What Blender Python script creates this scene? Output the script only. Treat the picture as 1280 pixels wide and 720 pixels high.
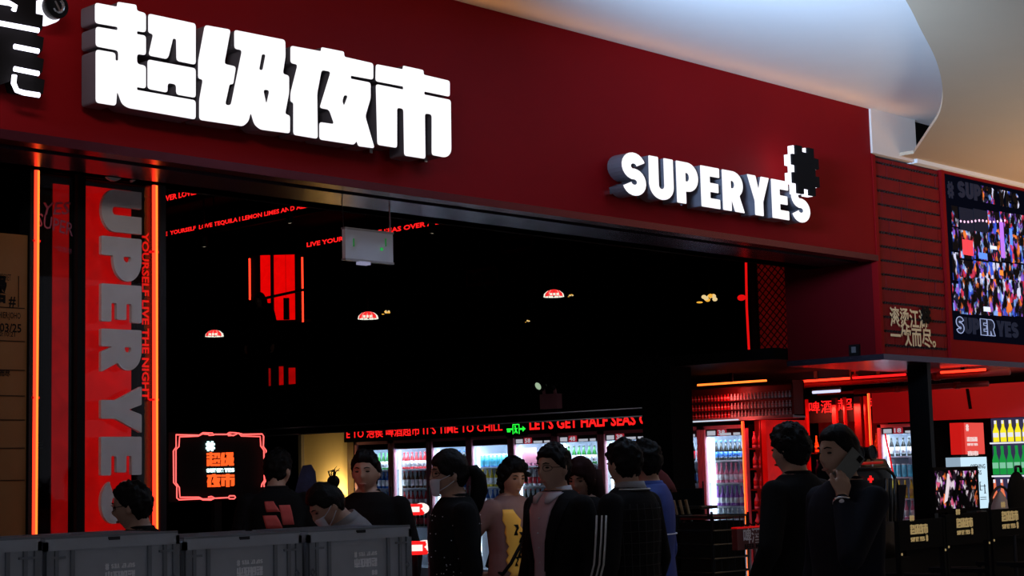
import bpy, bmesh, math, random
from mathutils import Vector, Matrix, noise
from mathutils.geometry import tessellate_polygon
random.seed(7)
for o in list(bpy.data.objects): bpy.data.objects.remove(o, do_unlink=True)
S = bpy.context.scene
COL = S.collection
PI = math.pi

# ------------------------------------------------------------------ camera
FPX, PITCH, ROLL, YAW, CAMZ = 2063.75, math.radians(6.326), math.radians(-1.459), math.radians(43.559), 1.6
RT = Vector((math.sin(YAW), -math.cos(YAW), 0)); FH = Vector((math.cos(YAW), math.sin(YAW), 0)); ZZ = Vector((0, 0, 1))
FW = math.cos(PITCH)*FH + math.sin(PITCH)*ZZ
UP0 = -math.sin(PITCH)*FH + math.cos(PITCH)*ZZ
R2 = math.cos(ROLL)*RT + math.sin(ROLL)*UP0
U2 = -math.sin(ROLL)*RT + math.cos(ROLL)*UP0
CP = Vector((0, 0, CAMZ))
cam = bpy.data.cameras.new('camera'); camo = bpy.data.objects.new('camera', cam); COL.objects.link(camo)
cam.sensor_width = 36; cam.lens = FPX/1280*36; cam.clip_start = .05; cam.clip_end = 200
camo.matrix_world = Matrix(((R2.x, U2.x, -FW.x, CP.x), (R2.y, U2.y, -FW.y, CP.y), (R2.z, U2.z, -FW.z, CP.z), (0, 0, 0, 1)))
S.camera = camo
def ray(px, py): return FW + R2*((px-640)/FPX) - U2*((py-360)/FPX)
def atY(px, py, Y): r = ray(px, py); return CP + r*(Y/r.y)
def atX(px, py, X): r = ray(px, py); return CP + r*(X/r.x)
def atZ(px, py, Z): r = ray(px, py); return CP + r*((Z-CAMZ)/r.z)
def atD(px, py, d): return CP + ray(px, py)*d

# ------------------------------------------------------------------ world, lights, exposure
S.view_settings.view_transform = 'Standard'; S.view_settings.look = 'None'
S.view_settings.exposure = 0.0; S.view_settings.gamma = 1.0; S.view_settings.use_curve_mapping = False
w = bpy.data.worlds.new('mall_air'); S.world = w; w.use_nodes = True
w.node_tree.nodes['Background'].inputs[0].default_value = (.82, .86, 1, 1)
w.node_tree.nodes['Background'].inputs[1].default_value = .145
def area(name, loc, target, sx, sy, col, power, spread=PI):
    l = bpy.data.lights.new(name, 'AREA'); l.shape = 'RECTANGLE'; l.size = sx; l.size_y = sy; l.color = col; l.energy = power; l.spread = spread
    o = bpy.data.objects.new(name, l); COL.objects.link(o); o.location = loc
    o.rotation_euler = (Vector(target)-Vector(loc)).to_track_quat('-Z', 'Y').to_euler(); return o
def point(name, loc, col, power, r=.05):
    l = bpy.data.lights.new(name, 'POINT'); l.color = col; l.energy = power; l.shadow_soft_size = r
    o = bpy.data.objects.new(name, l); COL.objects.link(o); o.location = loc; return o
area('cove_light', (5.4, 5.2, 3.75), (9.6, 5.5, 4.62), 1.2, .5, (.42, .64, 1), 108, 1.05)
area('fascia_top_fill', (8.0, 7.30, 4.44), (8.0, 6.9, 4.66), 9.5, .03, (1, .42, .12), 4.6)  # added warm fill for the glow where fascia meets ceiling
area('ceiling_bounce_fill', (15, 3.4, .3), (15, 3.7, 4.3), 6, 2.5, (1, .90, .78), 100, 1.7)  # added fill facing up, stands in for light bounced onto the lower ceiling
area('fascia_left_fill', (2.5, 4.2, 4.3), (4.9, 7.4, 3.9), 1.2, .3, (1, .9, .9), 7, 1.3)  # unseen fill added to brighten the left end of the fascia
area('warm_ceiling_fill', (15.4, 5.6, 2.0), (14.4, 6.7, 4.3), 2.6, .6, (1, .56, .20), 16, 1.7)  # added warm fill out of view, tints the lower ceiling near the bulkhead

# ------------------------------------------------------------------ materials
MATS = {}
def mat(name, col=(.5, .5, .5), rough=.6, metal=0, emit=None, es=1, noise_s=0, noise_a=.25, bump=0, spec=None, alpha=1):
    if name in MATS: return MATS[name]
    m = bpy.data.materials.new(name); m.use_nodes = True; nt = m.node_tree; b = nt.nodes['Principled BSDF']
    b.inputs['Base Color'].default_value = (*col, 1); b.inputs['Roughness'].default_value = rough; b.inputs['Metallic'].default_value = metal
    if spec is not None: b.inputs['Specular IOR Level'].default_value = spec
    if emit: b.inputs['Emission Color'].default_value = (*emit, 1); b.inputs['Emission Strength'].default_value = es
    if noise_s:
        tc = nt.nodes.new('ShaderNodeTexCoord'); n = nt.nodes.new('ShaderNodeTexNoise'); n.inputs['Scale'].default_value = noise_s; n.inputs['Detail'].default_value = 4
        nt.links.new(tc.outputs['Object'], n.inputs['Vector'])
        mx = nt.nodes.new('ShaderNodeMix'); mx.data_type = 'RGBA'
        mx.inputs['A'].default_value = (*[c*(1-noise_a) for c in col], 1); mx.inputs['B'].default_value = (*[min(1, c*(1+noise_a)) for c in col], 1)
        nt.links.new(n.outputs['Fac'], mx.inputs['Factor']); nt.links.new(mx.outputs['Result'], b.inputs['Base Color'])
        if bump:
            bp = nt.nodes.new('ShaderNodeBump'); bp.inputs['Strength'].default_value = bump; bp.inputs['Distance'].default_value = .01
            nt.links.new(n.outputs['Fac'], bp.inputs['Height']); nt.links.new(bp.outputs['Normal'], b.inputs['Normal'])
    MATS[name] = m; return m
def emis(name, col, s): return mat(name, (.004, .004, .004), .5, emit=col, es=s, spec=.1)
def glass_mat(name, tint=(1, 1, 1), gl=.12):
    m = bpy.data.materials.new(name); m.use_nodes = True; nt = m.node_tree; nt.nodes.clear()
    o = nt.nodes.new('ShaderNodeOutputMaterial'); mx = nt.nodes.new('ShaderNodeMixShader'); t = nt.nodes.new('ShaderNodeBsdfTransparent'); g = nt.nodes.new('ShaderNodeBsdfGlossy')
    t.inputs[0].default_value = (*tint, 1); g.inputs['Roughness'].default_value = .02
    fr = nt.nodes.new('ShaderNodeFresnel'); fr.inputs['IOR'].default_value = 1.25+gl
    nt.links.new(fr.outputs[0], mx.inputs[0]); nt.links.new(t.outputs[0], mx.inputs[1]); nt.links.new(g.outputs[0], mx.inputs[2]); nt.links.new(mx.outputs[0], o.inputs[0])
    MATS[name] = m; return m
def collage_mat(name, scale, strength, thr=.5, pal=None, seed=0):
    """procedural LED picture: small coloured cells from a palette with dark gaps"""
    m = bpy.data.materials.new(name); m.use_nodes = True; nt = m.node_tree; b = nt.nodes['Principled BSDF']
    b.inputs['Base Color'].default_value = (.005, .005, .008, 1); b.inputs['Roughness'].default_value = .6; b.inputs['Specular IOR Level'].default_value = .05
    tc = nt.nodes.new('ShaderNodeTexCoord'); mp = nt.nodes.new('ShaderNodeMapping'); mp.inputs['Scale'].default_value = (1, 1, .62); mp.inputs['Location'].default_value = (seed*3.1, seed, seed*1.7)
    v = nt.nodes.new('ShaderNodeTexVoronoi'); v.inputs['Scale'].default_value = scale; v.distance = 'MANHATTAN'
    n = nt.nodes.new('ShaderNodeTexNoise'); n.inputs['Scale'].default_value = scale*.5; n.inputs['Detail'].default_value = 6
    sp = nt.nodes.new('ShaderNodeSeparateColor'); cr = nt.nodes.new('ShaderNodeValToRGB'); cr.color_ramp.interpolation = 'CONSTANT'
    pal = pal or [(.01, .012, .04), (.05, .12, .8), (.30, .12, .75), (.75, .75, 1), (.01, .01, .03), (1, .22, .04), (.75, .04, .10), (.25, .45, 1)]
    el = cr.color_ramp.elements; el[0].position = 0; el[0].color = (*pal[0], 1); el[1].position = 1/len(pal); el[1].color = (*pal[1], 1)
    for k in range(2, len(pal)): e = el.new(k/len(pal)); e.color = (*pal[k], 1)
    c2 = nt.nodes.new('ShaderNodeValToRGB'); c2.color_ramp.elements[0].position = thr; c2.color_ramp.elements[1].position = thr+.10
    mu = nt.nodes.new('ShaderNodeMix'); mu.data_type = 'RGBA'; mu.blend_type = 'MULTIPLY'; mu.inputs['Factor'].default_value = 1
    nt.links.new(tc.outputs['Object'], mp.inputs[0]); nt.links.new(mp.outputs[0], v.inputs['Vector']); nt.links.new(mp.outputs[0], n.inputs['Vector'])
    nt.links.new(v.outputs['Color'], sp.inputs[0]); nt.links.new(sp.outputs[0], cr.inputs[0]); nt.links.new(n.outputs['Fac'], c2.inputs[0])
    nt.links.new(cr.outputs[0], mu.inputs['A']); nt.links.new(c2.outputs[0], mu.inputs['B'])
    nt.links.new(mu.outputs['Result'], b.inputs['Emission Color']); b.inputs['Emission Strength'].default_value = strength
    MATS[name] = m; return m
def backlit_mat(name, c1, c2, scale, strength):
    """mottled backlit red acrylic"""
    m = bpy.data.materials.new(name); m.use_nodes = True; nt = m.node_tree; b = nt.nodes['Principled BSDF']
    b.inputs['Base Color'].default_value = (.1, .005, .005, 1); b.inputs['Roughness'].default_value = .4
    tc = nt.nodes.new('ShaderNodeTexCoord'); n = nt.nodes.new('ShaderNodeTexNoise'); n.inputs['Scale'].default_value = scale; n.inputs['Detail'].default_value = 6; n.inputs['Distortion'].default_value = 1.2
    mx = nt.nodes.new('ShaderNodeMix'); mx.data_type = 'RGBA'; mx.inputs['A'].default_value = (*c1, 1); mx.inputs['B'].default_value = (*c2, 1)
    nt.links.new(tc.outputs['Object'], n.inputs['Vector']); nt.links.new(n.outputs['Fac'], mx.inputs['Factor']); nt.links.new(mx.outputs['Result'], b.inputs['Emission Color'])
    b.inputs['Emission Strength'].default_value = strength; MATS[name] = m; return m

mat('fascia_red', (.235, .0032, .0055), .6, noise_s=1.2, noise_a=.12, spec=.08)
mat('fascia_edge', (.13, .02, .03), .25, .7)
mat('soffit', (.18, .145, .21), .24, .85)
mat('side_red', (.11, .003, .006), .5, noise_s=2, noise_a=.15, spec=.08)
mat('white_plaster', (.82, .80, .77), .8, noise_s=2.5, noise_a=.03)
mat('patch_plaster', (.80, .66, .56), .8, noise_s=2.5, noise_a=.03)
mat('beige_plaster', (.56, .42, .28), .8, noise_s=2.5, noise_a=.03)
mat('floor_tile', (.05, .05, .052), .35, noise_s=3, noise_a=.2)
mat('mall_floor', (.42, .40, .38), .3, noise_s=3, noise_a=.1)
mat('black_paint', (.004, .004, .004), .75, spec=.1)
mat('black_gloss', (.004, .004, .0045), .28, spec=.25)
mat('dark_steel', (.03, .03, .033), .35, .8)
mat('beam_steel', (.06, .06, .065), .22, .9)
mat('grey_metal', (.35, .34, .37), .35, .6)
mat('letter_return', (.20, .19, .22), .35, .3)
mat('chrome', (.7, .7, .72), .12, 1)
emis('letter_white', (1, .97, 1), 1.12)
emis('neon_red', (1, .028, .010), 3.2)
emis('neon_yellow', (1, .17, .02), 2.2)
emis('neon_pink', (1, .10, .09), 2.2)
emis('neon_white', (.85, .82, 1), 3.0)
emis('led_red', (1, .012, .012), 1.3)
emis('led_red_dim', (1, .006, .006), .75)
emis('led_orange', (1, .10, .015), 1.4)
emis('led_cyan', (.65, 1, 1), 2.0)
emis('led_green', (.02, 1, .05), 1.2)
backlit_mat('red_panel', (.16, .0, .0), (.52, .001, .001), 5, 1.0)
backlit_mat('booth_red', (.55, .0, .0), (.95, .001, .001), 6, 1.0)
backlit_mat('red_panel_dim', (.08, .0, .0), (.30, .002, .002), 6, 1.0)
backlit_mat('red_panel_dark', (.02, .0, .0), (.07, .001, .001), 7, 1.0)
glass_mat('shop_glass', (.92, .92, .95), .1)
glass_mat('door_glass', (.95, .97, 1), .05)
mat('clear_grey', (.56, .50, .49), .45, noise_s=9, noise_a=.1)
mat('crate_rib_grey', (.20, .22, .25), .5, noise_s=14, noise_a=.1)
mat('crate_grey', (.42, .45, .50), .5, noise_s=14, noise_a=.1)
mat('crate_print', (.95, .96, 1), .6)
mat('gold_print', (.85, .62, .25), .5, emit=(.85, .6, .25), es=.25)
mat('cream_print', (.85, .72, .45), .6)
mat('brick_red', (.19, .008, .010), .55, noise_s=6, noise_a=.25, bump=.2, spec=.1)
mat('brick_dark', (.165, .006, .010), .55, noise_s=6, noise_a=.25, bump=.2, spec=.1)
mat('joint_dark', (.02, .002, .003), .8)
mat('fridge_frame', (.85, .38, .50), .5)
mat('fridge_inner', (.78, .84, .92), .4)
mat('shelf_wire', (.75, .8, .86), .35, .2)
emis('tube_light', (.75, .9, 1), 4)
mat('fabric_black', (.0065, .006, .0065), .9, noise_s=60, noise_a=.4, bump=.15, spec=.15)
mat('hair_black', (.005, .004, .004), .6, noise_s=90, noise_a=.4, bump=.3, spec=.12)
mat('skin', (.46, .27, .19), .55, noise_s=20, noise_a=.06)
mat('lip', (.33, .16, .12), .6)
mat('eye_dark', (.02, .015, .012), .25)
mat('orange_board', (.20, .075, .011), .7, noise_s=4, noise_a=.15)
mat('print_black', (.006, .005, .005), .8, spec=.1)

# ------------------------------------------------------------------ object helpers
WM = {}
def setp(o, label=None, cat=None, group=None, kind=None):
    if label: o['label'] = label
    if cat: o['category'] = cat
    if group: o['group'] = group
    if kind: o['kind'] = kind
    return o
def T(name, label, cat, loc=(0, 0, 0), rz=0, group=None):
    o = bpy.data.objects.new(name, None); COL.objects.link(o); o.location = loc; o.rotation_euler = (0, 0, rz); o.empty_display_size = .1
    WM[o.name] = Matrix.Translation(Vector(loc)) @ Matrix.Rotation(rz, 4, 'Z')
    return setp(o, label, cat, group)
def link(name, me, parent=None):
    o = bpy.data.objects.new(name, me); COL.objects.link(o)
    WM[o.name] = WM[parent.name] if parent else Matrix.Identity(4)
    if parent: o.parent = parent
    return o
class MB:
    def __init__(s): s.v = []; s.f = []; s.mi = []; s.cur = 0
    def add(s, vs, fs):
        n = len(s.v); s.v += [Vector(p) for p in vs]; s.f += [tuple(i+n for i in f) for f in fs]; s.mi += [s.cur]*len(fs); return s
    def box(s, a, b):
        x0, y0, z0 = a; x1, y1, z1 = b
        if x0 > x1: x0, x1 = x1, x0
        if y0 > y1: y0, y1 = y1, y0
        if z0 > z1: z0, z1 = z1, z0
        return s.add([(x0, y0, z0), (x1, y0, z0), (x1, y1, z0), (x0, y1, z0), (x0, y0, z1), (x1, y0, z1), (x1, y1, z1), (x0, y1, z1)],
                     [(0, 3, 2, 1), (4, 5, 6, 7), (0, 1, 5, 4), (1, 2, 6, 5), (2, 3, 7, 6), (3, 0, 4, 7)])
    def hexa(s, p):   # 8 points, bottom ring then top ring
        return s.add(p, [(0, 3, 2, 1), (4, 5, 6, 7), (0, 1, 5, 4), (1, 2, 6, 5), (2, 3, 7, 6), (3, 0, 4, 7)])
    def bar(s, p, q, w, h, up=ZZ):
        p = Vector(p); q = Vector(q); d = (q-p).normalized(); u = Vector(up)
        if abs(d.dot(u)) > .97: u = Vector((1, 0, 0))
        a = d.cross(u).normalized()*w/2; b = a.normalized().cross(d)*h/2
        return s.hexa([p-a-b, p+a-b, p+a+b, p-a+b, q-a-b, q+a-b, q+a+b, q-a+b])
    def tube(s, pts, r, n=8, caps=True, closed=False):
        pts = [Vector(p) for p in pts]; m = len(pts); rs = r if isinstance(r, (list, tuple)) else [r]*m
        rings = []; u = None
        for i, p in enumerate(pts):
            if closed: d = pts[(i+1) % m]-pts[i-1]
            else: d = pts[min(i+1, m-1)]-pts[max(i-1, 0)]
            d = d.normalized()
            if u is None: u = d.orthogonal().normalized()
            u = (u-d*u.dot(d)); u = u.normalized() if u.length > 1e-6 else d.orthogonal().normalized()
            v = d.cross(u); rings.append([p+(u*math.cos(2*PI*k/n)+v*math.sin(2*PI*k/n))*rs[i] for k in range(n)])
        vs = [q for rg in rings for q in rg]; fs = []
        for i in range(m if closed else m-1):
            for k in range(n):
                a = i*n+k; b = i*n+(k+1) % n; j = ((i+1) % m)*n
                fs.append((a, b, j+(k+1) % n, j+k))
        if caps and not closed: fs += [tuple(range(n))[::-1], tuple((m-1)*n+k for k in range(n))]
        return s.add(vs, fs)
    def loft(s, rings, n=20, p=2.3):   # rings: (z, rx, ry, cx, cy)
        vs = []
        for (z, rx, ry, cx, cy) in rings:
            for k in range(n):
                a = 2*PI*k/n; c, sn = math.cos(a), math.sin(a)
                vs.append((cx+rx*math.copysign(abs(c)**(2/p), c), cy+ry*math.copysign(abs(sn)**(2/p), sn), z))
        fs = []; m = len(rings)
        for i in range(m-1):
            for k in range(n): fs.append((i*n+k, i*n+(k+1) % n, (i+1)*n+(k+1) % n, (i+1)*n+k))
        fs += [tuple(range(n))[::-1], tuple((m-1)*n+k for k in range(n))]
        return s.add(vs, fs)
    def lathe(s, prof, c=(0, 0, 0), n=10):   # prof: (r, z)
        c = Vector(c); vs = []
        for r, z in prof:
            for k in range(n): vs.append(c+Vector((r*math.cos(2*PI*k/n), r*math.sin(2*PI*k/n), z)))
        fs = []; m = len(prof)
        for i in range(m-1):
            for k in range(n): fs.append((i*n+k, i*n+(k+1) % n, (i+1)*n+(k+1) % n, (i+1)*n+k))
        fs += [tuple(range(n))[::-1], tuple((m-1)*n+k for k in range(n))]
        return s.add(vs, fs)
    def ell(s, c, r, nu=16, nv=10, rot=None):
        c = Vector(c); vs = [c+_r(Vector((0, 0, -r[2])), rot)]; fs = []
        for i in range(1, nv):
            a = -PI/2+PI*i/nv
            for k in range(nu):
                b = 2*PI*k/nu; vs.append(c+_r(Vector((r[0]*math.cos(a)*math.cos(b), r[1]*math.cos(a)*math.sin(b), r[2]*math.sin(a))), rot))
        vs.append(c+_r(Vector((0, 0, r[2])), rot)); e = len(vs)-1
        for k in range(nu): fs.append((0, 1+(k+1) % nu, 1+k)); fs.append((e, e-nu+k, e-nu+(k+1) % nu))
        for i in range(nv-2):
            for k in range(nu):
                a = 1+i*nu; fs.append((a+k, a+(k+1) % nu, a+nu+(k+1) % nu, a+nu+k))
        return s.add(vs, fs)
    def cap(s, p, q, r1, r2, n=10):    # rounded tapered limb
        p = Vector(p); q = Vector(q); d = (q-p).normalized(); L = (q-p).length
        pts = [p-d*r1*.98, p-d*r1*.7, p-d*r1*.3]; rs = [r1*.2, r1*.72, r1*.95]
        for k in range(5): t = k/4; pts.append(p.lerp(q, t)); rs.append(r1+(r2-r1)*t)
        pts += [q+d*r2*.3, q+d*r2*.7, q+d*r2*.98]; rs += [r2*.95, r2*.72, r2*.2]
        return s.tube(pts, rs, n)
    def poly(s, loops, depth, M):
        """filled outline (first loop outer, rest holes) extruded; M maps (x,y,0) with z as outward normal"""
        L = [[Vector((a, b, 0)) for a, b in l] for l in loops]; tri = tessellate_polygon(L); flat = [p for l in L for p in l]; n = len(flat)
        vs = [M @ Vector((p.x, p.y, depth/2)) for p in flat]+[M @ Vector((p.x, p.y, -depth/2)) for p in flat]
        fs = []
        for t in tri:
            a, b, c = (flat[i] for i in t)
            if (b-a).cross(c-a).z < 0: t = t[::-1]
            fs.append(tuple(t)); fs.append(tuple(i+n for i in t[::-1]))
        k0 = 0
        for l in L:
            m = len(l)
            ar = sum(l[i].x*l[(i+1) % m].y-l[(i+1) % m].x*l[i].y for i in range(m))
            outer = (l is L[0])
            for i in range(m):
                a, b = k0+i, k0+(i+1) % m
                f = (a, a+n, b+n, b)
                if (ar < 0) == outer: f = f[::-1]
                fs.append(f)
            k0 += m
        return s.add(vs, fs)
    def build(s, name, mats, parent=None, smooth=False, local=False, off=None):
        if not isinstance(mats, (list, tuple)): mats = [mats]
        me = bpy.data.meshes.new(name)
        vs = s.v
        if parent and not local: I = WM[parent.name].inverted(); vs = [I @ p for p in vs]
        me.from_pydata([tuple(p) for p in vs], [], s.f)
        for m in mats: me.materials.append(MATS[m] if isinstance(m, str) else m)
        if len(mats) > 1: me.polygons.foreach_set('material_index', s.mi)
        if smooth: me.polygons.foreach_set('use_smooth', [True]*len(me.polygons))
        me.update(); return link(name, me, parent)
def _r(v, rot): return rot @ v if rot else v
def top(name, mb, mats, label, cat, group=None, smooth=False): return setp(mb.build(name, mats, None, smooth), label, cat, group)
def struct(name, mb, mats, label=None, smooth=False): return setp(mb.build(name, mats, None, smooth), label, None, None, 'structure')
def BX(a, b): return MB().box(a, b)
def basis(o, ex, ey, s=1.0, sy=None):
    ex = Vector(ex).normalized(); ey = Vector(ey).normalized(); n = ex.cross(ey); o = Vector(o); sy = sy or s
    return Matrix(((ex.x*s, ey.x*sy, n.x, o.x), (ex.y*s, ey.y*sy, n.y, o.y), (ex.z*s, ey.z*sy, n.z, o.z), (0, 0, 0, 1)))
EXF, EXS = Vector((1, 0, 0)), Vector((0, -1, 0))    # reading direction on walls facing -Y / facing -X
def rounded(poly, r):
    out = []; n = len(poly)
    for i in range(n):
        p = Vector(poly[i]); a = Vector(poly[i-1])-p; b = Vector(poly[(i+1) % n])-p
        k = min(r, a.length*.45, b.length*.45)
        if k < r*.25 or a.length < 1e-6 or b.length < 1e-6: out.append(tuple(p)); continue
        A = p+a.normalized()*k; B = p+b.normalized()*k
        for t in (0, .33, .67, 1):
            q = A*(1-t)**2+p*2*t*(1-t)+B*t*t; out.append((q.x, q.y))
    return out
def inset(poly, k, hole=False):
    n = len(poly); ar = sum(poly[i][0]*poly[(i+1) % n][1]-poly[(i+1) % n][0]*poly[i][1] for i in range(n)); s = 1 if ar > 0 else -1
    if hole: s = -s
    out = []
    for i in range(n):
        p = Vector(poly[i]); a = (p-Vector(poly[i-1])); b = (Vector(poly[(i+1) % n])-p)
        if a.length < 1e-6 or b.length < 1e-6: out.append(tuple(p)); continue
        na = Vector((-a.y, a.x)).normalized()*s; nb_ = Vector((-b.y, b.x)).normalized()*s; m = na+nb_
        if m.length < .3: out.append(tuple(p)); continue
        m = m/m.length; f = min(1/max(.35, m.dot(na)), 1.8); q = p+m*k*f; out.append((q.x, q.y))
    return out
# ---- lettering: heavy rounded capitals (unit height)
def arc(cx, cy, rx, ry, a0, a1, n=10): return [(cx+rx*math.cos(math.radians(a0+(a1-a0)*i/n)), cy+ry*math.sin(math.radians(a0+(a1-a0)*i/n))) for i in range(n+1)]
def stroke(pts, hw):
    L = []; R = []
    for i, p in enumerate(pts):
        a = Vector(pts[max(i-1, 0)]); b = Vector(pts[min(i+1, len(pts)-1)]); d = (b-a).normalized(); nrm = Vector((-d.y, d.x))
        L.append(tuple(Vector(p)+nrm*hw)); R.append(tuple(Vector(p)-nrm*hw))
    return L+R[::-1]
_s = arc(.345, .675, .205, .185, 15, 270, 16)[:-1]+arc(.345, .315, .205, .185, 90, -165, 16)
GLY = {
 'S': (.69, [stroke(_s, .135)]),
 'U': (.72, [[(0, 1), (0, .34)]+arc(.36, .34, .36, .34, 180, 360, 14)+[(.72, 1), (.43, 1), (.43, .36)]+arc(.36, .34, .07, .07, 0, -180, 6)+[(.29, 1)]]),
 'P': (.66, [[(0, 0), (.29, 0), (.29, .29)]+arc(.34, .645, .33, .355, -90, 90, 14)+[(0, 1)], [(.29, .55), (.29, .73)]+arc(.32, .64, .06, .09, 90, -90, 6)]),
 'E': (.60, [[(0, 0), (.6, 0), (.6, .25), (.3, .25), (.3, .38), (.56, .38), (.56, .62), (.3, .62), (.3, .75), (.6, .75), (.6, 1), (0, 1)]]),
 'R': (.70, [[(0, 0), (.29, 0), (.29, .27), (.38, .0), (.71, 0), (.57, .36)]+arc(.34, .665, .335, .335, -50, 90, 12)+[(0, 1)], [(.29, .58), (.29, .74)]+arc(.32, .66, .06, .08, 90, -90, 6)]),
 'Y': (.72, [[(.21, 0), (.51, 0), (.51, .36), (.74, 1), (.44, 1), (.36, .68), (.28, 1), (-.02, 1), (.21, .36)]]),
}
HASH = [[(.15, 1), (.38, 1), (.38, .88), (.6, .88), (.6, 1), (.83, 1), (.83, .8), (1, .8), (1, .58), (.86, .58), (.86, .42), (1, .42), (1, .2), (.83, .2), (.83, 0), (.6, 0), (.6, .12), (.38, .12), (.38, 0), (.15, 0), (.15, .2), (0, .2), (0, .42), (.12, .42), (.12, .58), (0, .58), (0, .8), (.15, .8)],
        [(.42, .62), (.58, .62), (.58, .74), (.42, .74)], [(.42, .28), (.58, .28), (.58, .4), (.42, .4)]]
def word(mb, txt, M, depth=.01, gap=.05, space=.2, rd=.02):
    x = 0; L = []
    for ch in txt:
        if ch == ' ': x += space; continue
        wd, loops = GLY[ch]; L.append([[(a+x, b) for a, b in l] for l in loops]); x += wd+gap
    for l in L: mb.poly([rounded(k, rd) if i == 0 and len(k) < 25 else k for i, k in enumerate(l)], depth, M)
    return x-gap
def word_w(txt, gap=.05, space=.2): return sum(space if c == ' ' else GLY[c][0]+gap for c in txt)-gap
# ---- the heavy sign characters, outlines read off the sign
def zz(pts, x0, y0, k): return [(x0+k*a, y0+k*b) for a, b in pts]
ZA, ZB, ZC = (100, 0, .22222), (230, 20, .22222), (350, 40, .23614)
CHARS = [
 [[zz([(88,8),(213,32),(213,4),(328,22),(328,55),(380,70),(380,184),(330,176),(330,187),(380,195),(380,313),(330,304),(330,355),(380,365),(380,500),(330,491),(330,501),(660,560),(660,674),(275,608),(240,585),(216,515),(212,597),(92,578),(92,272),(209,292),(209,335),(219,335),(219,285),(92,261),(92,143),(215,164),(215,152),(88,130)], *ZA)],
  [zz([(388,70),(660,128),(660,366),(547,343),(545,220),(532,217),(508,315),(495,333),(388,312),(415,192),(388,184)], *ZA)],
  [zz([(384,328),(660,380),(660,552),(545,532),(545,475),(502,468),(502,523),(384,500)], *ZA)]],
 [[zz([(122,45),(272,72),(236,265),(302,280),(285,385),(265,385),(241,495),(268,498),(330,192),(288,185),(287,72),(578,130),(580,225),(565,322),(600,330),(600,430),(578,548),(605,555),(605,662),(435,640),(400,610),(382,545),(372,592),(340,622),(90,585),(90,470),(110,358),(84,352),(84,250)], *ZB),
   zz([(447,215),(463,217),(447,300),(432,298)], *ZB), zz([(455,415),(485,418),(470,490)], *ZB)]],
 [[zz([(60,67),(222,97),(222,75),(348,100),(348,127),(502,162),(502,254),(383,232),(383,243),(488,264),(488,350),(460,445),(510,617),(418,605),(412,578),(400,598),(213,570),(213,472),(290,483),(265,412),(213,402),(272,210),(228,202),(205,325),(208,567),(75,545),(75,375),(60,368),(60,320),(97,172),(60,165)], *ZC),
   zz([(347,335),(363,337),(345,385),(338,365)], *ZC)]],
 [[zz([(512,165),(655,193),(655,173),(768,198),(768,222),(907,255),(907,344),(772,316),(772,327),(912,356),(915,630),(902,655),(880,665),(808,652),(808,437),(775,432),(778,673),(662,655),(658,407),(628,402),(628,615),(520,598),(512,271),(657,300),(657,289),(510,261)], *ZC)]],
]
SIGN_Y = 7.17
CH2 = []   # same outlines in metres on the sign plane
for ch in CHARS: CH2.append([[[(lambda p: (p.x, p.z))(atY(a, b, SIGN_Y)) for a, b in l] for l in piece] for piece in ch])
_ax = [p[0] for c in CH2 for pc in c for l in pc for p in l]; _az = [p[1] for c in CH2 for pc in c for l in pc for p in l]
SX0, SX1, SZ0, SZ1 = min(_ax), max(_ax), min(_az), max(_az)
def sign_chars(mb, M, chars=(0, 1, 2, 3), depth=.004):
    """small print of the sign characters: x 0..1 over the chosen characters, y 0..aspect"""
    xs = [p[0] for i in chars for pc in CH2[i] for l in pc for p in l]; x0, x1 = min(xs), max(xs)
    for i in chars:
        for pc in CH2[i]: pc = [inset(l, .010, j > 0) for j, l in enumerate(pc) if j == 0]; mb.poly([[((a-x0)/(x1-x0), (b-SZ0)/(x1-x0)) for a, b in l] for l in pc], depth, M)
    return (SZ1-SZ0)/(x1-x0)
def logo(mb, o, ex, ey, wd, depth=.003):
    """emblem, four characters, SUPER YES and hash, stacked; o = lower left"""
    o = Vector(o); ex = Vector(ex); ey = Vector(ey)
    h = .22*wd; ww = word_w('SUPER YES')
    word(mb, 'SUPER YES', basis(o, ex, ey, wd*.80/ww, .13*wd), depth, rd=0)
    mb.poly(HASH, depth, basis(o+ex*wd*.87-ey*.02*wd, ex, ey, wd*.12, .19*wd))
    sign_chars(mb, basis(o+ey*.20*wd, ex, ey, wd, wd*1.35), depth=depth)
    for k in range(2): mb.poly(HASH, depth, basis(o+ey*.60*wd+ex*wd*.13*k, ex, ey, wd*.12, .17*wd))
# ---- plain and CJK text through Blender's built-in font
_tc = {}
def text2d(txt, bold=.0):
    if (txt, bold) in _tc: return _tc[(txt, bold)]
    cu = bpy.data.curves.new('t', 'FONT'); cu.body = txt; cu.size = 1; cu.fill_mode = 'BOTH'; cu.offset = bold; cu.resolution_u = 2
    o = bpy.data.objects.new('t', cu); COL.objects.link(o); dg = bpy.context.evaluated_depsgraph_get(); dg.update()
    me = bpy.data.meshes.new_from_object(o.evaluated_get(dg)); vs = [v.co.copy() for v in me.vertices]; fs = [tuple(p.vertices) for p in me.polygons]
    bpy.data.objects.remove(o); bpy.data.meshes.remove(me); bpy.data.curves.remove(cu)
    x0 = min(v.x for v in vs); x1 = max(v.x for v in vs); y0 = min(v.y for v in vs); y1 = max(v.y for v in vs)
    vs = [((v.x-x0)/(x1-x0), (v.y-y0)/(y1-y0)) for v in vs]; _tc[(txt, bold)] = (vs, fs, (x1-x0)/(y1-y0)); return _tc[(txt, bold)]
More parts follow.
